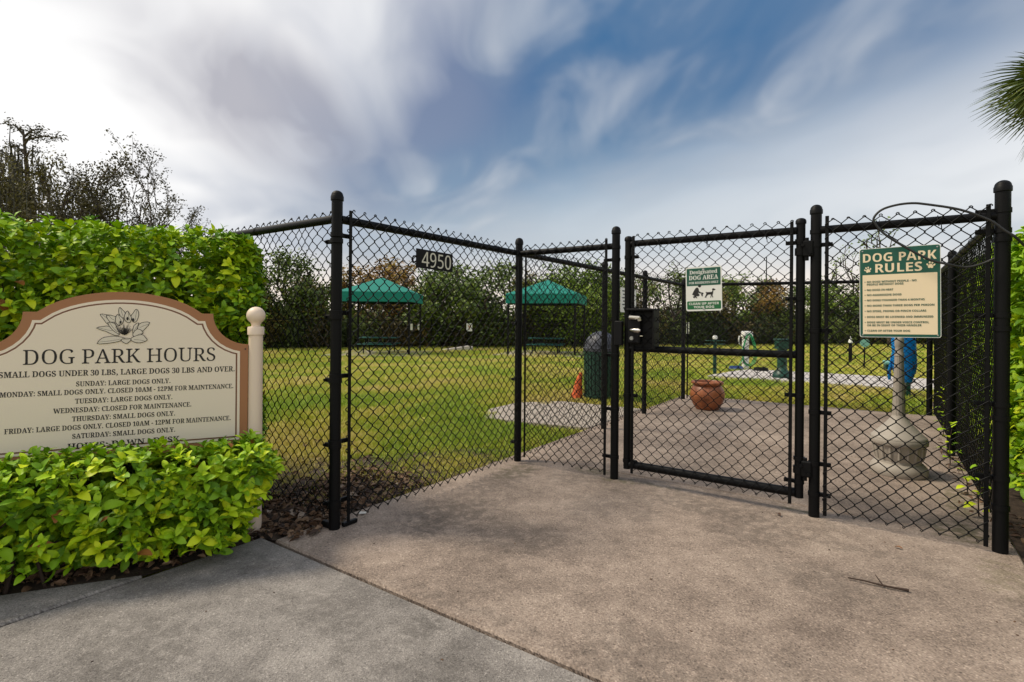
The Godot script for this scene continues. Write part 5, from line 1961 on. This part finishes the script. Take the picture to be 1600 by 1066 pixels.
func build_ground_cover() -> void:
	var g := RandomNumberGenerator.new()
	g.seed = 99
	var tufts := []
	for variant in 3:
		var m := MB.new()
		for k in 20:
			var a := g.randf() * TAU
			var rr := 0.05 * sqrt(g.randf())
			var p := Vector3(cos(a) * rr, -0.01, sin(a) * rr)
			var h := g.randf_range(0.02, 0.048)
			var lean := Vector3(g.randf_range(-1, 1), 0, g.randf_range(-1, 1)) * 0.032
			var sd := Vector3(g.randf_range(-1, 1), 0, g.randf_range(-1, 1)).normalized() * 0.0024
			var tone := g.randf_range(0.75, 1.25)
			m.col = Color(tone, tone, tone)
			var c := p + lean * 0.4 + Vector3(0, h * 0.6 + 0.01, 0)
			var e := p + lean + Vector3(0, h + 0.01, 0)
			m.quad(p - sd, p + sd, c + sd * 0.8, c - sd * 0.8)
			m.quad(c - sd * 0.8, c + sd * 0.8, e + sd * 0.1, e - sd * 0.1)
		tufts.append(m.mesh())
	var patch := noise(5, 0.35, 3)
	var at := [[], [], []]
	var cols := [[], [], []]
	for q in [[2.0, 5.5, 15000, 1.0], [5.5, 10.0, 15000, 1.5], [10.0, 18.0, 14000, 2.3], [18.0, 34.0, 14000, 3.6], [34.0, 56.0, 7000, 5.0]]:
		for k in int(q[2]):
			var az := deg_to_rad(g.randf_range(-84.0, 13.0))
			var d := sqrt(lerpf(q[0] * q[0], q[1] * q[1], g.randf()))
			var u := sin(az) * d
			var v := cos(az) * d
			if not on_grass(u, v):
				continue
			var bare := 1.0 - smooth(0.0, 0.9, Vector2(maxf(0.0, -2.35 - u) * 0.8, maxf(0.0, v - 1.75)).length() - 0.3 + patch.get_noise_2d(u * 4.0, v * 4.0) * 0.7) if u < -2.3 and v < 3.6 else 0.0
			if g.randf() < bare * 0.93:
				continue
			var t := patch.get_noise_2d(u, v) + 0.35 * patch.get_noise_2d(u * 5.0, v * 5.0) + g.randf_range(-0.28, 0.28)
			t += 0.12 * (1.0 - smooth(0.0, 3.5, d - 2.6))
			var c := Color(0.30, 0.41, 0.03) if t > 0.24 else Color(0.45, 0.48, 0.05) if t > -0.04 else Color(0.57, 0.52, 0.085) if t > -0.3 else Color(0.64, 0.53, 0.17)
			var sc: float = q[3] * g.randf_range(0.75, 1.25)
			var i := k % 3
			at[i].append(Transform3D(Basis(Vector3.UP, g.randf() * TAU).scaled_local(Vector3(sc, sc * (0.8 if q[3] > 2.0 else 1.0), sc)), P(u, v, ground_y(u, v) - 0.028)))
			cols[i].append(c)
	for i in 3:
		var o := scatter(self, "grass", tufts[i], M.grass, at[i], cols[i])
		tag(o, "patchy green and straw coloured lawn grass inside the park", "grass", "", "stuff")

func build_litter() -> void:
	var g := RandomNumberGenerator.new()
	g.seed = 123
	var m := MB.new()
	# a curled dry leaf
	for i in 4:
		for k in 2:
			var t0 := i / 4.0
			var t1 := (i + 1) / 4.0
			var w0 := 0.011 * sin(PI * (t0 * 0.92 + 0.06))
			var w1 := 0.011 * sin(PI * (t1 * 0.92 + 0.06))
			var y0 := 0.006 * sin(t0 * 3.0) + 0.001
			var y1 := 0.006 * sin(t1 * 3.0) + 0.001
			var s := 1.0 if k == 0 else -1.0
			m.quad(Vector3(0, y0, t0 * 0.045), Vector3(s * w0, y0 + w0 * 0.5, t0 * 0.045), Vector3(s * w1, y1 + w1 * 0.5, t1 * 0.045), Vector3(0, y1, t1 * 0.045))
	var leaf := m.mesh()
	var tones := [Color(0.08, 0.042, 0.022), Color(0.12, 0.062, 0.03), Color(0.17, 0.095, 0.05), Color(0.23, 0.145, 0.085), Color(0.045, 0.025, 0.016), Color(0.34, 0.26, 0.20)]
	var at := []
	var cols := []
	for q in [[-2.33, 1.72, -3.9, 3.0, 2600], [-2.33, 1.72, -2.9, 2.5, 900], [-2.36, 0.55, -2.75, 1.5, 700], [-2.2, 1.45, -2.85, 1.75, 420], [0.52, 2.5, 0.95, 3.9, 260], [0.36, 3.7, 0.5, 6.0, 60]]:
		for k in int(q[4]):
			var u := g.randf_range(q[0], q[2])
			var v := g.randf_range(q[1], q[3])
			if q[4] == 700 and u > -2.42 + 0.66 * (v - 0.95) * (1.0 if v < 0.95 else 0.1):
				continue
			if q[4] == 2600 and g.randf() < 0.95 * smooth(0.1, 1.0, maxf(-2.35 - u, v - 1.75)):
				continue
			var sc := g.randf_range(0.5, 1.3)
			var onpad := u > -2.3 and u < 0.5
			var bs := Basis(Vector3.UP, g.randf() * TAU) * Basis(Vector3(1, 0, 0), g.randf_range(-0.4, 0.5)) * Basis(Vector3(0, 0, 1), g.randf_range(-0.7, 0.7))
			at.append(Transform3D(bs.scaled_local(Vector3(sc, sc, sc)), P(u, v, (0.003 if onpad else -0.008) + g.randf() * 0.01)))
			cols.append(tones[g.randi_range(0, 4)] if g.randf() < 0.95 else tones[5])
	var o := scatter(self, "leaf_litter", leaf, M.dead, at, cols)
	tag(o, "brown dry leaf litter along the fence foot and under the hedges", "leaf litter", "", "stuff")
	# single leaves on the pad
	for q in [[-0.465, 3.143, 1.0, "dark curled dry leaf on the concrete under the gate", 0], [0.045, 2.997, 0.75, "small brown dry leaf on the concrete below the rules sign", 1], [-1.02, 0.62, 0.35, "tiny orange leaf lying on the grey pavement", 2]]:
		var l := MeshInstance3D.new()
		l.mesh = leaf
		l.material_override = mat([Color(0.07, 0.035, 0.02), Color(0.22, 0.10, 0.04), Color(0.5, 0.24, 0.06)][q[4]], 0.8)
		l.name = numbered("dry_leaf")
		add_child(l)
		l.position = P(q[0], q[1], 0.004)
		l.rotation.y = 1.1 + q[0]
		l.scale = Vector3(q[2], q[2], q[2])
		tag(l, q[3], "leaf")
	# the forked twig
	m = MB.new()
	m.tube([P(-0.112, 2.513, 0.008), P(-0.06, 2.512, 0.012), P(-0.001, 2.518, 0.008), P(0.04, 2.520, 0.009), P(0.083, 2.53, 0.008)], [0.0025, 0.0028, 0.0035, 0.004, 0.0055], 7)
	var tw := thing("twig", "thin dark forked twig lying on the beige concrete", "twig")
	part(tw, "stem", m, M.twig)
	m = MB.new()
	m.tube([P(0.003, 2.518, 0.009), P(-0.008, 2.54, 0.014), P(-0.022, 2.575, 0.02)], [0.0028, 0.0024, 0.0016], 6)
	part(tw, "side_twig", m, M.twig)
	# a scrap of white paper by the corner post
	m = MB.new()
	m.quad(Vector3(-0.02, 0.002, -0.008), Vector3(0.018, 0.004, -0.014), Vector3(0.02, 0.010, 0.004), Vector3(-0.018, 0.014, 0.010))
	m.quad(Vector3(-0.018, 0.014, 0.010), Vector3(0.02, 0.010, 0.004), Vector3(0.016, 0.003, 0.012), Vector3(-0.016, 0.002, 0.016))
	var sc := part(self, "paper_scrap", m, M.white_paint)
	sc.position = P(-2.235, 1.86, 0.003)
	sc.rotation.y = 0.6
	tag(sc, "small scrap of white paper at the foot of the fence", "paper")
	# specks of grit and bark on the paving
	var grit := MB.new()
	grit.box(Vector3.ZERO, Vector3(0.008, 0.003, 0.004), 0.001)
	at = []
	cols = []
	for k in 70:
		var u := g.randf_range(-2.2, 0.45)
		var v := g.randf_range(0.3, 3.9)
		var s := g.randf_range(0.35, 1.3)
		at.append(Transform3D(Basis(Vector3.UP, g.randf() * TAU).scaled_local(Vector3(s, s, s)), P(u, v, 0.001)))
		cols.append(tones[[0, 4, 1, 4][k % 4]])
	var gr := scatter(self, "grit", grit.mesh(), M.dead, at, cols)
	tag(gr, "scattered dark specks of bark and grit on the paving", "grit", "", "stuff")
